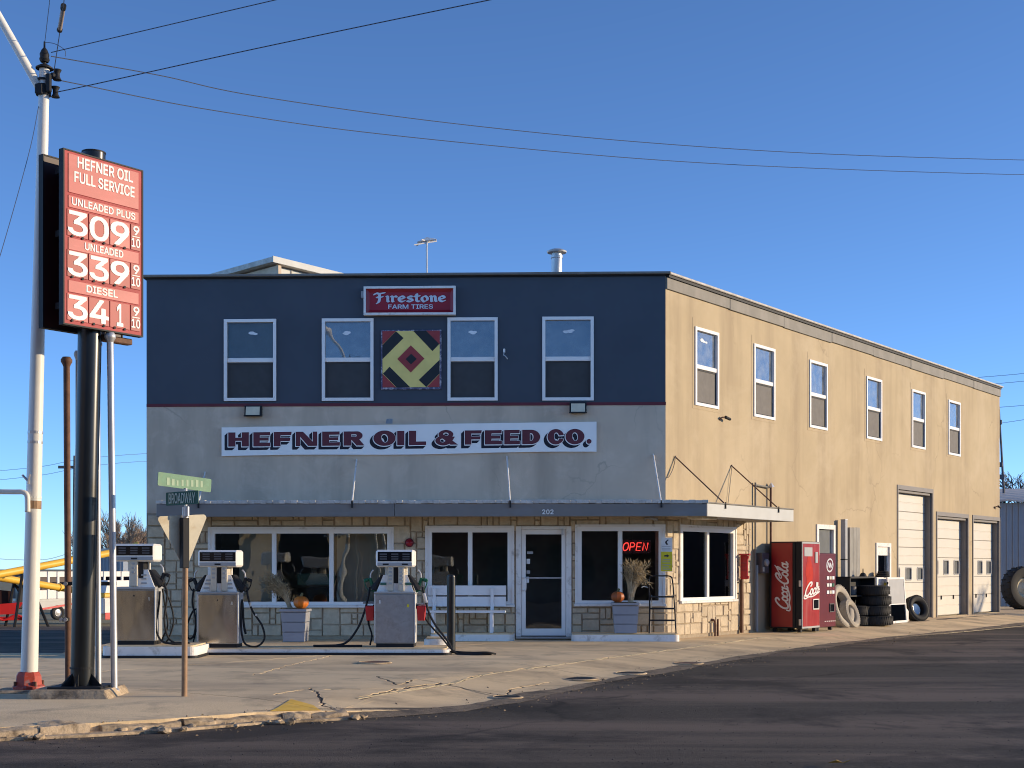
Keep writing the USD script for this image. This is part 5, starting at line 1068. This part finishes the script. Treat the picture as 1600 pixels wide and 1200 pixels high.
# ------------------------------------------------------------------ left corner: light pole, price sign, vents, street sign
bp = gpx(45, 1080); tp = at(69.5, 108, bp[1]); H = tp[2]
t = thing('light_pole', 'tall white steel light pole with red base at the left corner', 'light pole', (bp[0], bp[1], 0)); ax = np.array([tp[0] - bp[0], 0, H])
pt_ = lambda f: ax * f
part(t, 'footing', hull(np.vstack([bx(-.36, .36, -.3, .3, -.2, .03, .03).vertices, bx(-.3, .42, -.34, .2, -.2, .01).vertices])), 'kerb_concrete')
part(t, 'base_flange', lathe([(.19, .03), (.19, .06), (.155, .08), (.145, .18), (.125, .22), (.098, .23)], 8), 'red_base'); part(t, 'base_bolt', [cyl((.165 * math.cos(q), .165 * math.sin(q), .05), (.165 * math.cos(q), .165 * math.sin(q), .12), .016, 8) for q in (.7, 2.3, 3.9, 5.5)], 'rust')
part(t, 'shaft', tube([pt_(f) + np.array([0, 0, .0]) for f in (.03, .25, .5, .75, 1.0)], [.097, .088, .080, .068, .058], 20), 'pole_white', smooth=40)
part(t, 'collar', [tube([pt_(f), pt_(f + .003)], .09, 16) for f in (.31,)] , 'pole_white'); part(t, 'band', [tube([pt_(.293), pt_(.306)], .0895, 16)], 'post_rust')
part(t, 'cap', move(lathe([(.10, 0), (.10, .015), (.045, .05), (.02, .06), (.02, .10), (0, .10)], 16), *pt_(1.0)), 'dark_metal', smooth=40)
part(t, 'insulator', move(lathe([(0, .08), (.045, .08), (.06, .11), (.05, .14), (.055, .17), (.035, .22), (.012, .25), (.010, .32), (0, .32)], 14), *pt_(1.0)), 'dark_metal', smooth=40)
cl = np.array([0, 0, 0.]); A0 = at(62, 138, bp[1]) - np.array([bp[0], bp[1], 0]); A1 = at(-4, 22, bp[1] - .3) - np.array([bp[0], bp[1], 0]); A2 = A0 + (A1 - A0) * 2.4
part(t, 'lamp_arm', tube([A0, A1, A2], [.05, .045, .036], 12), 'pole_white', smooth=40); 
hd = part(t, 'lamp_head', hull(np.vstack([bx(-.1, .1, -.08, .08, -.06, .04, .02).vertices + A2, bx(-.12, .1, -.09, .09, -.06, .03, .02).vertices + A2 + np.array([-.5, -.05, .06])])), 'pump_grey')
c0 = at(68, 140, bp[1]) - np.array([bp[0], bp[1], 0])
part(t, 'clamp', [move(lathe([(.06, -.07), (.085, -.07), (.085, .05), (.06, .05)], 14), *c0), move(lathe([(.06, .10), (.078, .10), (.078, .12), (.06, .12)], 14), *c0)], 'dark_metal')
part(t, 'bracket', [bx(-.07, .02, -.10, -.05, -.08, .04, .01).apply_translation(c0), bx(.05, .11, -.09, -.03, -.05, .16, .01).apply_translation(c0), bx(.08, .15, -.05, .01, .12, .19, .02).apply_translation(c0)], 'dark_metal')
[part(t, 'spool', move(lathe([(.0, -.06), (.05, -.06), (.03, -.02), (.03, .02), (.05, .06), (0, .06)], 12), *(c0 + q)), 'dark_metal', smooth=30) for q in (np.array([.16, 0, .17]), np.array([.14, 0, -.03]))]
o_ = lambda x, y: at(x, y, bp[1] - .12) - np.array([bp[0], bp[1], 0])
part(t, 'side_arm', tube(curve([o_(-40, 768), o_(20, 768.5), o_(36, 769), o_(42, 774), o_(43, 786), o_(43, 800)], 6), .03, 10), 'pole_white', smooth=True); part(t, 'bracket_band', [tube([pt_(f), pt_(f + .004)], .088, 16) for f in (.398, .414)], 'galvanised')
part(t, 'cleat', [tube([o_(44, 752), o_(35, 742)], .014, 6), tube([o_(44, 752), o_(46, 741)], .014, 6), tube([o_(44, 752), o_(44, 756)], .02, 6)], 'galvanised')

PS = Frame((-4.885, 15.0), SD.a); sz0, sz1, swd = EYE + (HZ - 505) / 143.3, EYE + (HZ - 233) / 143.3, 1.05
t = thing('price_sign', 'red fuel price sign of two panels on a thick black pole', 'price sign', (-4.80, 15.52, 0))
b_, t_ = np.array([-4.83, 15.46, 0]), np.array([-4.735, 15.46 + .07, sz1 + .10])
mid_ = PS.pt(swd / 2, -.185, 0); b_ = np.array([(128 - 800) / FP * 15.5, 15.5, 0]); t_ = np.array([mid_[0], mid_[1], sz1 + .11])
part(t, 'pad', hull(np.vstack([bx(-.47, .40, -.44, .40, -.16, .09, .03).vertices + b_, bx(-.40, .46, -.5, .30, -.16, .0, .02).vertices + b_])), 'kerb_concrete', 'w'); part(t, 'base_plate', bx(-.30, .30, -.28, .28, .09, .115, .004).apply_translation(b_), 'dark_metal', 'w')
[part(t, 'gusset', hull([b_ + np.array([math.cos(a_) * .11, math.sin(a_) * .11, .115]), b_ + np.array([math.cos(a_) * .27, math.sin(a_) * .27, .115]), b_ + np.array([math.cos(a_) * .11, math.sin(a_) * .11, .27]), b_ + np.array([math.cos(a_ + .08) * .11, math.sin(a_ + .08) * .11, .115]), b_ + np.array([math.cos(a_ + .08) * .11, math.sin(a_ + .08) * .11, .27]), b_ + np.array([math.cos(a_ + .04) * .27, math.sin(a_ + .04) * .27, .115])]), 'dark_metal', 'w') for a_ in (-.4, -1.6, 1.2, 2.8, 4.0)]
part(t, 'pole', tube([b_ + [0, 0, .11], b_ * .75 + t_ * .25, b_ * .5 + t_ * .5, t_], .130, 32), 'black_gloss', 'w', smooth=40)
part(t, 'base_collar', tube([b_ + [0, 0, .30], b_ + [0, 0, .32]], .134, 32), 'dark_metal', 'w'); part(t, 'pole_cap', tube([t_, t_ + [0, 0, .015]], .134, 32), 'dark_metal', 'w')
for dd, front in ((0.0, True), (-.37, False)):
    pn = part(t, 'panel', bx(.0, swd, -dd + .0, -dd + .055, sz0, sz1) , 'sign_red' if front else 'sign_dark', PS)
    part(pn, 'rim', upright(sbox(-.012, sz0 - .012, swd + .012, sz1 + .012).difference(sbox(.004, sz0 + .004, swd - .004, sz1 - .004)), dd + .008, .08), 'dark_metal', PS)
[part(t, 'crossbar', bx(.1, swd - .1, .07, .30, z_, z_ + .07), 'dark_metal', PS) for z_ in (sz0 + .2, sz0 + 1.0, sz1 - .2)]; part(t, 'service_tray', bx(swd * .55, swd * .95, .1, .2, sz0 - .10, sz0 - .03, .01), 'rust', PS)
SH = sz1 - sz0
fb = lambda b: sz1 - b * SH
def plate(a0, a1, b0, b1, m, name='panel_strip'): return part(t, name, bx(a0 * swd, a1 * swd, -.008, -.001, fb(b1), fb(b0), .003), m, PS)
def words(s, a0, a1, b0, b1, parent, bold=True): part(parent, 'lettering', flat_text(s, a0 * swd, fb(b1), (a1 - a0) * swd, (b1 - b0) * SH * 1.0, .0125, .004, bold), 'letter_white', PS)
h1 = plate(.05, .95, .015, .24, 'sign_pink'); words('HEFNER OIL', .16, .87, .025, .085, h1); words('FULL SERVICE', .12, .89, .113, .172, h1)
for nm, a0, a1, b0, dg, b1, in (('UNLEADED PLUS', .09, .90, .268, '309', .345), ('UNLEADED', .25, .74, .512, '339', .58), ('DIESEL', .27, .67, .757, '341', .832)):
    h = plate(.05, .95, b0 - .012, b0 + .058, 'sign_pink'); words(nm, a0, a1, b0, b0 + .04, h)
    for k, ch in enumerate(dg):
        x0 = .035 + .268 * k; cp = plate(x0, x0 + .26, b1 - .01, b1 + .145, 'sign_red_card' if (k + len(nm)) % 3 else 'sign_pink', 'price_card')
        if ch == '1': words(ch, x0 + .085, x0 + .17, b1 + .003, b1 + .13, cp)
        else: words(ch, x0 + .006, x0 + .252, b1 + .001, b1 + .132, cp)
        part(cp, 'clip', [bx((x0 + q) * swd, (x0 + q + .022) * swd, -.016, -.0085, fb(b1 + .152), fb(b1 + .138)) for q in (.05, .18)], 'dark_metal', PS)
    cp = plate(.845, .97, b1 - .01, b1 + .145, 'sign_red_card', 'price_card'); words('9', .875, .955, b1 + .0, b1 + .052, cp); words('10', .85, .965, b1 + .075, b1 + .125, cp)
    part(cp, 'fraction_bar', bx(.86 * swd, .96 * swd, -.012, -.0085, fb(b1 + .066), fb(b1 + .061)), 'letter_white', PS)
def vent(label, x0, y0, x1, y1, rpx, m, capm, Zb=None):
    g = gpx(x0, y0); Z = Zb or g[1]; A = at(x0, y0, Z) if Zb else np.array([g[0], g[1], -.02]); A[2] = -.03; B = at(x1, y1, Z); R = rpx / FP * Z
    t = thing('vent_stack', label, 'vent pipe', (A[0], A[1], 0)); d = B - A
    part(t, 'pipe', tube([A, B], R, 14), m, 'w', smooth=40); part(t, 'cap', move(lathe([(R * .9, -.06), (R * 1.35, -.02), (R * 1.7, .0), (R * 1.75, .03), (R * 1.2, .06), (0, .065)], 16), *B), capm, 'w', smooth=40)
    part(t, 'foot_flange', move(lathe([(R, 0), (R * 1.5, .0), (R * 1.5, .06), (R * 1.05, .08)], 12), A[0], A[1], 0), capm, 'w'); return A, B
va = vent('rusty brown vent pipe left of the black sign pole', 107, 1082, 104, 566, 5.0, 'rust', 'rust')
vb = vent('bright silver vent pipe rightmost of the pair beside the black pole', 179, 1086, 172, 528, 5.2, 'galvanised', 'galvanised')
vc = vent('silver vent pipe between the black pole and the rightmost silver pipe', 154, 1084, 151.5, 540, 4.6, 'galvanised', 'galvanised')
vd = vent('thin grey vent pipe just behind the rusty one', 121, 1076, 121.5, 556, 3.4, 'flashing', 'pump_grey')
for z_, lab in ((912, 'strap bracket holding the vent pipes at mid height'), (968, 'lower strap bracket on the rusty vent pipe')):
    L_ = at(100 if z_ == 912 else 93, z_, va[0][1] - .10); R_ = at(182 if z_ == 912 else 108, z_, va[0][1] - .10)
    t = thing('pipe_strap', lab, 'pipe strap', tuple((L_ + R_) / 2)); part(t, 'strap', [bx(L_[0], R_[0], 15.22 + .34, 15.22 + .38, L_[2] - .03, L_[2] + .03, .006)] if False else [bx(L_[0], R_[0], L_[1] - .02, L_[1] + .02, L_[2] - .022, L_[2] + .022, .006)], 'dark_metal', 'w')
    part(t, 'bolt', [cyl((x_, L_[1] - .05, L_[2]), (x_, L_[1] + .02, L_[2]), .022, 8) for x_ in np.linspace(L_[0] + .03, R_[0] - .03, 4 if z_ == 912 else 2)], 'galvanised', 'w')

g = gpx(288, 1088); ZS = g[1]; sp = lambda x, y, dz=0.0: at(x, y, ZS + dz)
t = thing('street_sign', 'leaning rusty post carrying green street name blades and a give way sign seen from behind', 'street sign', (g[0], g[1], 0))
pb, ptop = np.array([g[0], g[1], -.1]), sp(290, 795); 
part(t, 'post', tube([pb, ptop], .033, 12), 'post_rust', 'w', smooth=40)
YA = Frame((sp(288, 850)[0] + .0, ZS), math.radians(39))           # its back catches the low sun
yc = np.array([0., 0.]); side_ = 68 / FP * ZS / math.cos(math.radians(39)); yz1, yz0 = sp(0, 805)[2], sp(0, 892)[2]
tri = Polygon([(-side_ / 2 - .0, yz1), (side_ / 2 - .0, yz1), (-.0, yz0)]).buffer(-.035).buffer(.035, 6)
tri = affinity.rotate(tri, 3.5, origin=(0, yz1))
part(t, 'yield_plate', upright(tri, -.05, .004), 'yield_back', YA); part(t, 'yield_face', upright(tri, -.0545, .0015), 'yield_red', YA); part(t, 'yield_centre', upright(affinity.scale(tri, .6, .6), -.0565, .0015), 'yield_front', YA)
part(t, 'backing_strap', bx(-.038, .042, -.042, .046, yz0 + .03, yz1 - .03, .006), 'dark_metal', YA)
part(t, 'top_clamp', [tube([ptop - [0, 0, .10], ptop + [0, 0, .02]], .038, 12), bx(.0, .05, -.06, -.02, -.09, .03, .01).apply_translation(ptop)], 'galvanised', 'w')
BA = Frame((sp(289, 775)[0], ZS), -math.radians(36)); bl, bz0, bz1 = 61 / FP * ZS / math.cos(math.radians(36)), sp(0, 789)[2], sp(0, 768)[2]
pl = affinity.rotate(sbox(-bl * .52, bz0, bl * .48, bz1).buffer(-.015).buffer(.015, 4), 1.0)
b1_ = part(t, 'name_blade', upright(pl, .034, .006), 'street_green', BA, label='dark green blade lettered BROADWAY'); m = flat_text('BROADWAY', -bl * .43, bz0 + .022, bl * .82, .108, .0375, .003, True); part(b1_, 'lettering', m, 'street_letter', BA)
UA = Frame((sp(289, 750)[0], ZS), SD.a); ul_, uz0, uz1 = 63 / FP * ZS / math.sin(TH), sp(0, 764)[2], sp(0, 743)[2]
b2_ = part(t, 'name_blade', upright(affinity.rotate(sbox(-ul_ * .5, uz0, ul_ * .5, uz1).buffer(-.015).buffer(.015, 4), -3.2), .003, .006), 'street_green_pale', UA, label='green blade with sun glare put in as a pale colour and worn off lettering')
r = np.random.RandomState(8); part(b2_, 'worn_lettering', [bx(-ul_ * .34 + k * ul_ * .09, -ul_ * .34 + k * ul_ * .09 + ul_ * .055 * r.uniform(.5, 1), -.005, -.0035, uz0 + .03, uz0 + .03 + .085 * r.uniform(.7, 1)) for k in range(8)], 'street_letter_faded', UA)
part(t, 'blade_bracket', [tube([ptop + [0, 0, -.02], [ptop[0], ptop[1], uz0 + .01]], .018, 8)], 'galvanised', 'w')
c = gpx(1305, 1196, -.14); t = thing('fallen_leaf', 'small yellow leaf lying on the asphalt at the bottom edge', 'leaf', (c[0], c[1], c[2] + .012)); part(t, 'blade', hull([(-.06, 0, .01), (.0, -.035, .035), (.06, -.01, .012), (.02, .03, .03), (-.02, .03, .004)]), 'leaf_yellow'); part(t, 'stem', tube([(.06, -.01, .012), (.11, -.02, .03)], .003, 4), 'leaf_yellow')

# ------------------------------------------------------------------ overhead wires
def wire(label, pts, r=.011, m='wire', n=10, group=None, ext=None):
    P = curve([np.array(p, float) for p in pts], n)
    t = solo('overhead_wire', tube(P, r * .62, 5), m, label, 'wire', group); return t
ZP = bp[1]
wire('upper overhead wire swooping right from the light pole above the store roof', [at(80, 88, ZP), at(250, 118, 17.2), at(400, 150, 18.4), at(700, 192, 21), at(1000, 222, 23.5), at(1300, 241, 26), at(1650, 251, 29), at(1900, 252, 31)], .010)
wire('lower overhead wire swooping right from the light pole above the store roof', [at(86, 124, ZP), at(130, 133, 16.3), at(330, 172, 18), at(600, 210, 20.5), at(1000, 248, 24), at(1300, 264, 27), at(1650, 274, 30), at(1900, 275, 32)], .010)
wire('thin wire climbing from the pole top towards the upper edge left of centre', [at(80, 82, ZP), at(250, 42, 15.4), at(430, 0, 14.8), at(700, -62, 14)], .0085)
wire('wire rising from the pole clamp to the top edge near centre', [at(84, 145, ZP), at(150, 131, 15.8), at(400, 76, 15.2), at(765, 0, 14.3), at(1100, -66, 13.4)], .0095)
wire('nearly vertical wire dropping from the frame top to the pole head', [at(70, 66, ZP), at(80, -20, 14.5), at(92, -140, 12)], .006)
wire('slack jumper wire between the pole insulator and its clamp', [at(70, 66, ZP), at(84, 68, ZP), at(96, 74, ZP), at(102, 80, ZP), at(102, 88, ZP)], .006)
wire('steep wire with a splice sleeve above the pole clamp', [at(84, 114, ZP), at(92, 60, 15.2), at(99, 10, 14.5), at(106, -60, 13.5)], .008)
wire('thin guy wire slanting down left from the light pole', [at(61, 163, ZP), at(45, 240, 15.2), at(0, 400, 13.8), at(-40, 520, 12.8)], .006)
s0_, s1_ = at(93.5, 45, 15.0), at(98.5, 14, 14.7); t = thing('splice_sleeve', 'brown insulator sleeve on the steep wire above the light pole', 'insulator', tuple(s0_)); part(t, 'sleeve', tube([s0_, s1_], .024, 10), 'insulator', 'w', smooth=40); part(t, 'end_cap', [tube([s1_, s1_ + (s1_ - s0_) * .18], .03, 8)], 'dark_metal', 'w'); part(t, 'end_cap', [tube([s0_, s0_ + (s0_ - s1_) * .1], .03, 8)], 'dark_metal', 'w')
for i, (xa_, ya_, xb_, yb_, q) in enumerate(((1500, 592, 1700, 571, 'topmost'), (1500, 604, 1700, 583, 'second'), (1540, 638, 1700, 621, 'third'), (1545, 664, 1700, 636, 'lowest'))):
    wire(q + ' of four wires running right behind the far roof corner', [at(xa_, ya_, 62), at((xa_ + xb_) / 2, (ya_ + yb_) / 2 + 2, 60), at(xb_, yb_, 58), at(xb_ + 200, yb_ - 20, 56)], .016)

# ------------------------------------------------------------------ background right
mb, mtp = at(1571, 815, 58), at(1560.5, 627, 58); t = thing('radio_mast', 'thin dark antenna mast rising beyond the far corner of the store', 'mast', (mb[0], mb[1], 0))
part(t, 'pole', tube([(mb[0] + .3, mb[1], -.2), mb, (mb + mtp) / 2, mtp], [.07, .06, .05, .03], 8), 'wire', 'w'); [part(t, 'fitting', bx(-a_, .1, -.1, .1, -.1, .1, .02).apply_translation(at(x_, y_, 58)), 'wire', 'w') for a_, x_, y_ in ((.2, 1562, 726), (.1, 1565, 745), (.08, 1561, 660))]
GB = Frame((18.45, 52.0), 0.0); ez = EYE + (HZ - 786) / FP * 52
t = thing('metal_shed', 'grey ribbed metal shed beyond the far corner of the store', 'shed', (18.45, 52, 0))
for k in range(12): part(t, 'siding_sheet', [bx(k * .92, k * .92 + .912, 0, .06, -.3, ez)] + [bx(k * .92 + q, k * .92 + q + .05, -.025, 0, -.3, ez) for q in (.02, .24, .47, .70)], 'metal_siding', GB)
part(t, 'side_wall', [bx(.0, .06, .061, 12, -.3, ez), bx(11, 11.06, .061, 12, -.3, ez), bx(0.061, 10.99, 11.9, 12, -.3, ez)], 'metal_siding', GB)
for k in range(24): part(t, 'roof_sheet', hull([(k * .48 - .3, -.35, ez + .02 + .05 * (k % 2)), (k * .48 + .18, -.35, ez + .02 + .05 * ((k + 1) % 2)), (k * .48 - .3, -.35, ez + .07 + .05 * (k % 2)), (k * .48 + .18, -.35, ez + .07 + .05 * ((k + 1) % 2)), (k * .48 - .3, 12.2, ez + 1.2), (k * .48 + .18, 12.2, ez + 1.2), (k * .48 - .3, 12.2, ez + 1.25), (k * .48 + .18, 12.2, ez + 1.25)]), 'roof_edge', GB)
p = at(1597, 918, 48); tyre('huge lugged tractor tyre with pale centre at the right edge', (p[0], p[1], .74), .74, .55, .36, 'black_rubber', rx=-math.pi / 2 - .1, rz=.35, treads=22, name='tractor_tyre')
part('/World/tractor_tyre', 'wheel_disc', move(move(lathe([(.36, .1), (.33, .12), (.2, .02), (.08, .05), (0, .05)], 28), rx=math.pi / 2), rz=.35), 'yield_back', smooth=40)
def bare_tree(label, base, H, seed, m='twig', levels=5, spread=.55, r0=.16, group=None, lean=0.0, nb=3):
    r = np.random.RandomState(seed); tr, tw = [], []
    def grow(p, d, L, R, k):
        n = 3; P = [p]
        for i in range(n): d = d + r.normal(0, .10, 3); d[2] += .04; d /= np.linalg.norm(d); P.append(P[-1] + d * L / n)
        (tr if k < 2 else tw).append(tube(P, np.linspace(R, R * .62, n + 1), 6 if k < 2 else 3, k < 1))
        if k >= levels: return
        for q in range(nb + (k > 1)):
            s = P[1 + r.randint(n)] if q else P[-1]; a_ = r.uniform(0, 2 * math.pi); e = d + spread * (1.0 + .2 * r.randn()) * np.array([math.cos(a_), math.sin(a_), .15 * r.randn()]); e /= np.linalg.norm(e)
            grow(s, e, L * r.uniform(.58, .8), R * (.56 if k < 2 else .72), k + 1)
    grow(np.array([0, 0, -.2]), np.array([lean, 0, 1.0]), H * .30, r0, 0)
    t = thing('bare_tree', label, 'tree', base, 0, group); part(t, 'trunk', cat(tr), m); part(t, 'crown', cat(tw), m); return t
p = at(1612, 790, 85); bare_tree('leafless grey tree behind the metal shed at the right edge', (p[0], p[1], 0), 9.6, 5, 'twig_grey', 5, .7, .2)
p = at(1640, 790, 92); bare_tree('second leafless tree just outside the right edge behind the metal shed', (p[0], p[1], 0), 9.0, 8, 'twig_grey', 5, .7, .2)
# background left
for i, (x, y, H, sd) in enumerate(((158, 905, 6.2, 1), (171, 905, 7.2, 2), (185, 905, 6.2, 3), (199, 905, 6.6, 4), (213, 905, 5.6, 6), (226, 905, 6.4, 9), (242, 905, 6.2, 10))):
    Z = 120 + 3 * (i % 3); p = at(x, y, Z); bare_tree('leafless brown tree of the thicket left of the store, ' + ('first from the left', 'second from the left', 'third from the left', 'middle one', 'fifth from the left', 'sixth from the left', 'last, half behind the store')[i], (p[0], p[1], -1.8), H * 1.35, sd + 20, 'twig_brown', 5, .42, .17, 'thicket of leafless trees', nb=4)
# white slatted livestock trailer
TZ = 70.0; gz = float(terrain(np.array([-22.0]), np.array([TZ]))[0]) - .08; X0, X1 = (60 - 800) / FP * TZ, (214 - 800) / FP * TZ; zb0, zb1 = EYE + (HZ - 936) / FP * TZ, EYE + (HZ - 893) / FP * TZ
t = thing('livestock_trailer', 'white slatted livestock trailer with red frame parked beyond the left street', 'trailer', (X0, TZ, gz), SD.a); L = 6.3
lo_ = lambda q: q
N = 11
for k in range(N + 1): part(t, 'stake', bx(k * L / N - .06, k * L / N + .06, -.06, .02, zb0 - gz, zb1 - gz), 'trailer_white')
hz_ = (zb1 - zb0) / 5
for k in (0, 2, 4): part(t, 'side_slat', bx(0, L, -.02, .02, zb0 - gz + k * hz_, zb0 - gz + (k + 1) * hz_ - (.12 if k < 4 else 0)) if k else bx(0, L, -.02, .02, zb0 - gz, zb0 - gz + hz_ * 1.6), 'trailer_white')
part(t, 'far_side', [bx(0, L, 2.2, 2.25, zb0 - gz, zb1 - gz), bx(0, .05, 0, 2.2, zb0 - gz, zb1 - gz), bx(L - .05, L, 0, 2.2, zb0 - gz, zb1 - gz)], 'sign_dark')
part(t, 'bed', bx(0, L, .0, 2.2, zb0 - gz - .12, zb0 - gz - .01), 'trim_pale'); part(t, 'frame_rail', hull([(-.3, -.09, zb0 - gz - .62), (-.3, -.05, zb0 - gz - .62), (-.3, -.09, zb0 - gz - .52), (L * .62, -.09, zb0 - gz - .0), (L * .62, -.05, zb0 - gz - .0), (L * .62, -.09, zb0 - gz - .1)]), 'farm_red'); part(t, 'skirt', bx(.0, L, .02, .06, zb0 - gz - .55, zb0 - gz - .12), 'trim_pale')
for k, (xx, R) in enumerate(((1.15, .38), (L * .86, .38))):
    w_ = part(t, 'wheel', move(move(tyre_mesh(R, .24, .2), rx=math.pi / 2), xx, .05, R), 'black_rubber', smooth=40); part(w_, 'rim', move(move(lathe([(.2, .1), (.16, .06), (.05, .09), (0, .09)], 18), rx=math.pi / 2), xx, .05, R), 'galvanised', smooth=40)
t = thing('white_pickup_cab', 'white and orange truck front half hidden by the leftmost fuel pump', 'truck', tuple(at(176, 965, 60) * [1, 1, 0] + [0, 0, float(terrain(np.array([-18.0]), np.array([60.0]))[0]) - .1]), SD.a)
part(t, 'body', [bx(-.45, 1.2, 0, 1.9, .45, 1.15, .05)], 'trailer_white'); part(t, 'hood_band', bx(-.46, 1.2, -.02, 1.9, 1.16, 1.35, .04), 'wheat_yellow'); part(t, 'cab', hull([(-.3, .1, 1.36), (1.2, .1, 1.36), (1.2, 1.8, 1.36), (-.3, 1.8, 1.36), (-.1, .2, 1.9), (1.2, .2, 1.9), (1.2, 1.7, 1.9), (-.1, 1.7, 1.9)]), 'trailer_white'); part(t, 'grille', bx(-.42, .3, -.03, 0, .2, .5, .02), 'farm_red'); part(t, 'wheel', move(move(tyre_mesh(.38, .22, .2), rx=math.pi / 2), .9, .12, .38), 'black_rubber')
def auger(label, a_, b_, R):
    t = thing('grain_auger', label, 'grain auger', tuple(a_)); part(t, 'tube', tube([a_, b_], R, 12), 'wheat_yellow', 'w', smooth=40); part(t, 'end_spout', tube([b_ - (b_ - a_) * .01, b_ + np.array([.3, 0, .12])], R * 1.35, 10), 'wheat_yellow', 'w'); part(t, 'flange', [tube([a_ * (1 - f) + b_ * f, a_ * (1 - f - .006) + b_ * (f + .006)], R * 1.25, 12) for f in (.35, .62)], 'wheat_yellow', 'w')
    c_ = a_ * .6 + b_ * .4; part(t, 'leg', tube([c_ + [-.5, 0, 0], [c_[0] - .9, c_[1], -1.2]], .06, 6), 'dark_metal', 'w'); part(t, 'leg', tube([c_ + [-.5, 0, 0], [c_[0] + .2, c_[1] + 1.2, -1.2]], .06, 6), 'dark_metal', 'w')
auger('yellow grain auger tube sloping up to the right above the white trailer', at(-60, 909, 52), at(207, 857, 60), .15); auger('yellow grain auger tube sloping down to the right across the white trailer', at(-60, 893, 55), at(172, 931, 63), .15)
p = at(8, 965, 58); gz = float(terrain(np.array([-21.0]), np.array([58.0]))[0]) - .2
t = thing('farm_implement', 'red farm machine with dark hopper at the left edge beyond the street', 'farm machine', (p[0], p[1], gz), .5)
part(t, 'hopper', hull([(-1.2, 0, .5), (.4, 0, .55), (.75, 0, 1.05), (-1.2, 0, .9), (-1.2, 1.4, .5), (.4, 1.4, .55), (.75, 1.4, 1.05), (-1.2, 1.4, .9)]), 'farm_red'); part(t, 'bin', hull([(-1.2, .2, .9), (.3, .2, 1.0), (.35, .2, 1.5), (-1.2, .2, 1.7), (-1.2, 1.2, .9), (.3, 1.2, 1.0), (.35, 1.2, 1.5), (-1.2, 1.2, 1.7)]), 'sign_dark')
part(t, 'gearbox', bx(.55, 1.0, .1, .9, .75, 1.95, .05), 'digit_dim'); part(t, 'chassis', [bx(-1.2, 1.1, -.05, .1, .28, .40, .02), bx(-1.2, 1.1, 1.2, 1.35, .28, .40, .02), tube(curve([(-.9, -.1, .35), (-.5, -.12, .5), (-.1, -.1, .3), (.4, -.1, .5), (.8, -.1, .35)], 5), .05, 6)], 'farm_red'); part(t, 'jack_leg', bx(.85, .95, -.02, .08, -.1, .5), 'pump_grey'); part(t, 'wheel', move(move(tyre_mesh(.4, .25, .2), rx=math.pi / 2), -.7, .2, .4), 'black_rubber')
t = thing('grain_shed', 'small dark ribbed shed behind the trailer and auger', 'shed', tuple(at(163, 905, 95) * [1, 1, 0] + [0, 0, -1.7])); part(t, 'wall', [bx(-1.2, 1.3, 0, 3, 0, 4.3)] + [bx(-1.15 + k * .22, -1.07 + k * .22, -.05, 0, 1.2, 4.3) for k in range(11)], 'metal_siding'); part(t, 'roof', bx(-1.4, 1.5, -.2, 3.2, 4.3, 4.5), 'roof_edge')
pb_ = at(117, 905, 75); t = thing('utility_pole', 'distant wooden utility pole behind the rusty vent pipe', 'utility pole', (pb_[0], pb_[1], -1.4)); zt_ = EYE + (HZ - 712) / FP * 75 + 1.4; part(t, 'pole', tube([(0, 0, 0), (.02, 0, zt_)], [.16, .11], 8), 'twig'); part(t, 'crossarm', bx(-.9, .9, -.05, .05, zt_ - .7, zt_ - .55), 'twig')
for i, (ya, yb, q) in enumerate(((737, 704, 'upper'), (752, 716, 'middle'), (866, 866, 'lowest'))):
    wire(q + ' far power line crossing the sky left of the store', [at(-60, ya + 4, 75), at(60, (ya + yb) / 2 + 9, 75), at(118, (ya + yb) / 2 - 2, 75), at(180, yb + 8, 76), at(240, yb + 4, 78)], .018, 'wire_pale')
# the other side of the road: what the shop windows mirror and what throws warm light back on the front
OB = Frame((-11.0, -12.0), math.pi - math.radians(27))
t = thing('street_building', 'tall tan stucco building across the road, seen only mirrored in the left shop windows', 'building', (-11, -12, -.2), OB.a)
part(t, 'wall', bx(0, 30, 0, 12, -.2, 10.5), 'tan_stucco'); part(t, 'cornice', bx(-.15, 30.15, -.18, 12, 10.5, 10.9), 'tan_stucco')
for k in range(8):
    part(t, 'shop_front', bx(.5 + k * 3.6 + .5 * (k % 3), 2.9 + k * 3.6, -.04, -.001, .3, 3.9), 'display')
    for z_ in (5.0, 7.8): part(t, 'window', bx(1.6 + k * 3.6, 2.8 + k * 3.6, -.03, -.001, z_, z_ + 1.7), 'display')
t = thing('street_building', 'dark brick shop row across the road, seen only mirrored in the right-hand shop windows', 'building', (8, -18, -.2))
part(t, 'wall', bx(-24, 26, -8, 0, 0, 9.0), 'brick_dark'); part(t, 'cornice', bx(-14.1, 26.1, -8.1, .15, 9.0, 9.3), 'brick_dark')
for k in range(10): part(t, 'window', bx(-12 + k * 3.3, -10 + k * 3.3, 0.0, .03, .8, 2.8), 'display')
t = thing('street_building', 'low dark barn across the side street, seen only mirrored in the lit corner window', 'building', (47, 52, -.2), math.pi / 2)
part(t, 'wall', bx(-22, 14, -9, 0, 0, 4.2), 'brick_dark'); part(t, 'roof', hull([(-22.3, -9.3, 4.2), (14.3, -9.3, 4.2), (-22.3, .3, 4.2), (14.3, .3, 4.2), (-22, -4.5, 5.6), (14, -4.5, 5.6)]), 'roof_edge')
q = SD.pt((gar[1][0] + gar[1][1]) / 2 + .5, 0, 0) + SUN / SUN[0] * 27; bare_tree('leafless street tree right of the frame whose trunk shades the garage doors', (q[0], q[1], -.1), 9, 31, 'twig_grey', 4, .55, .3)
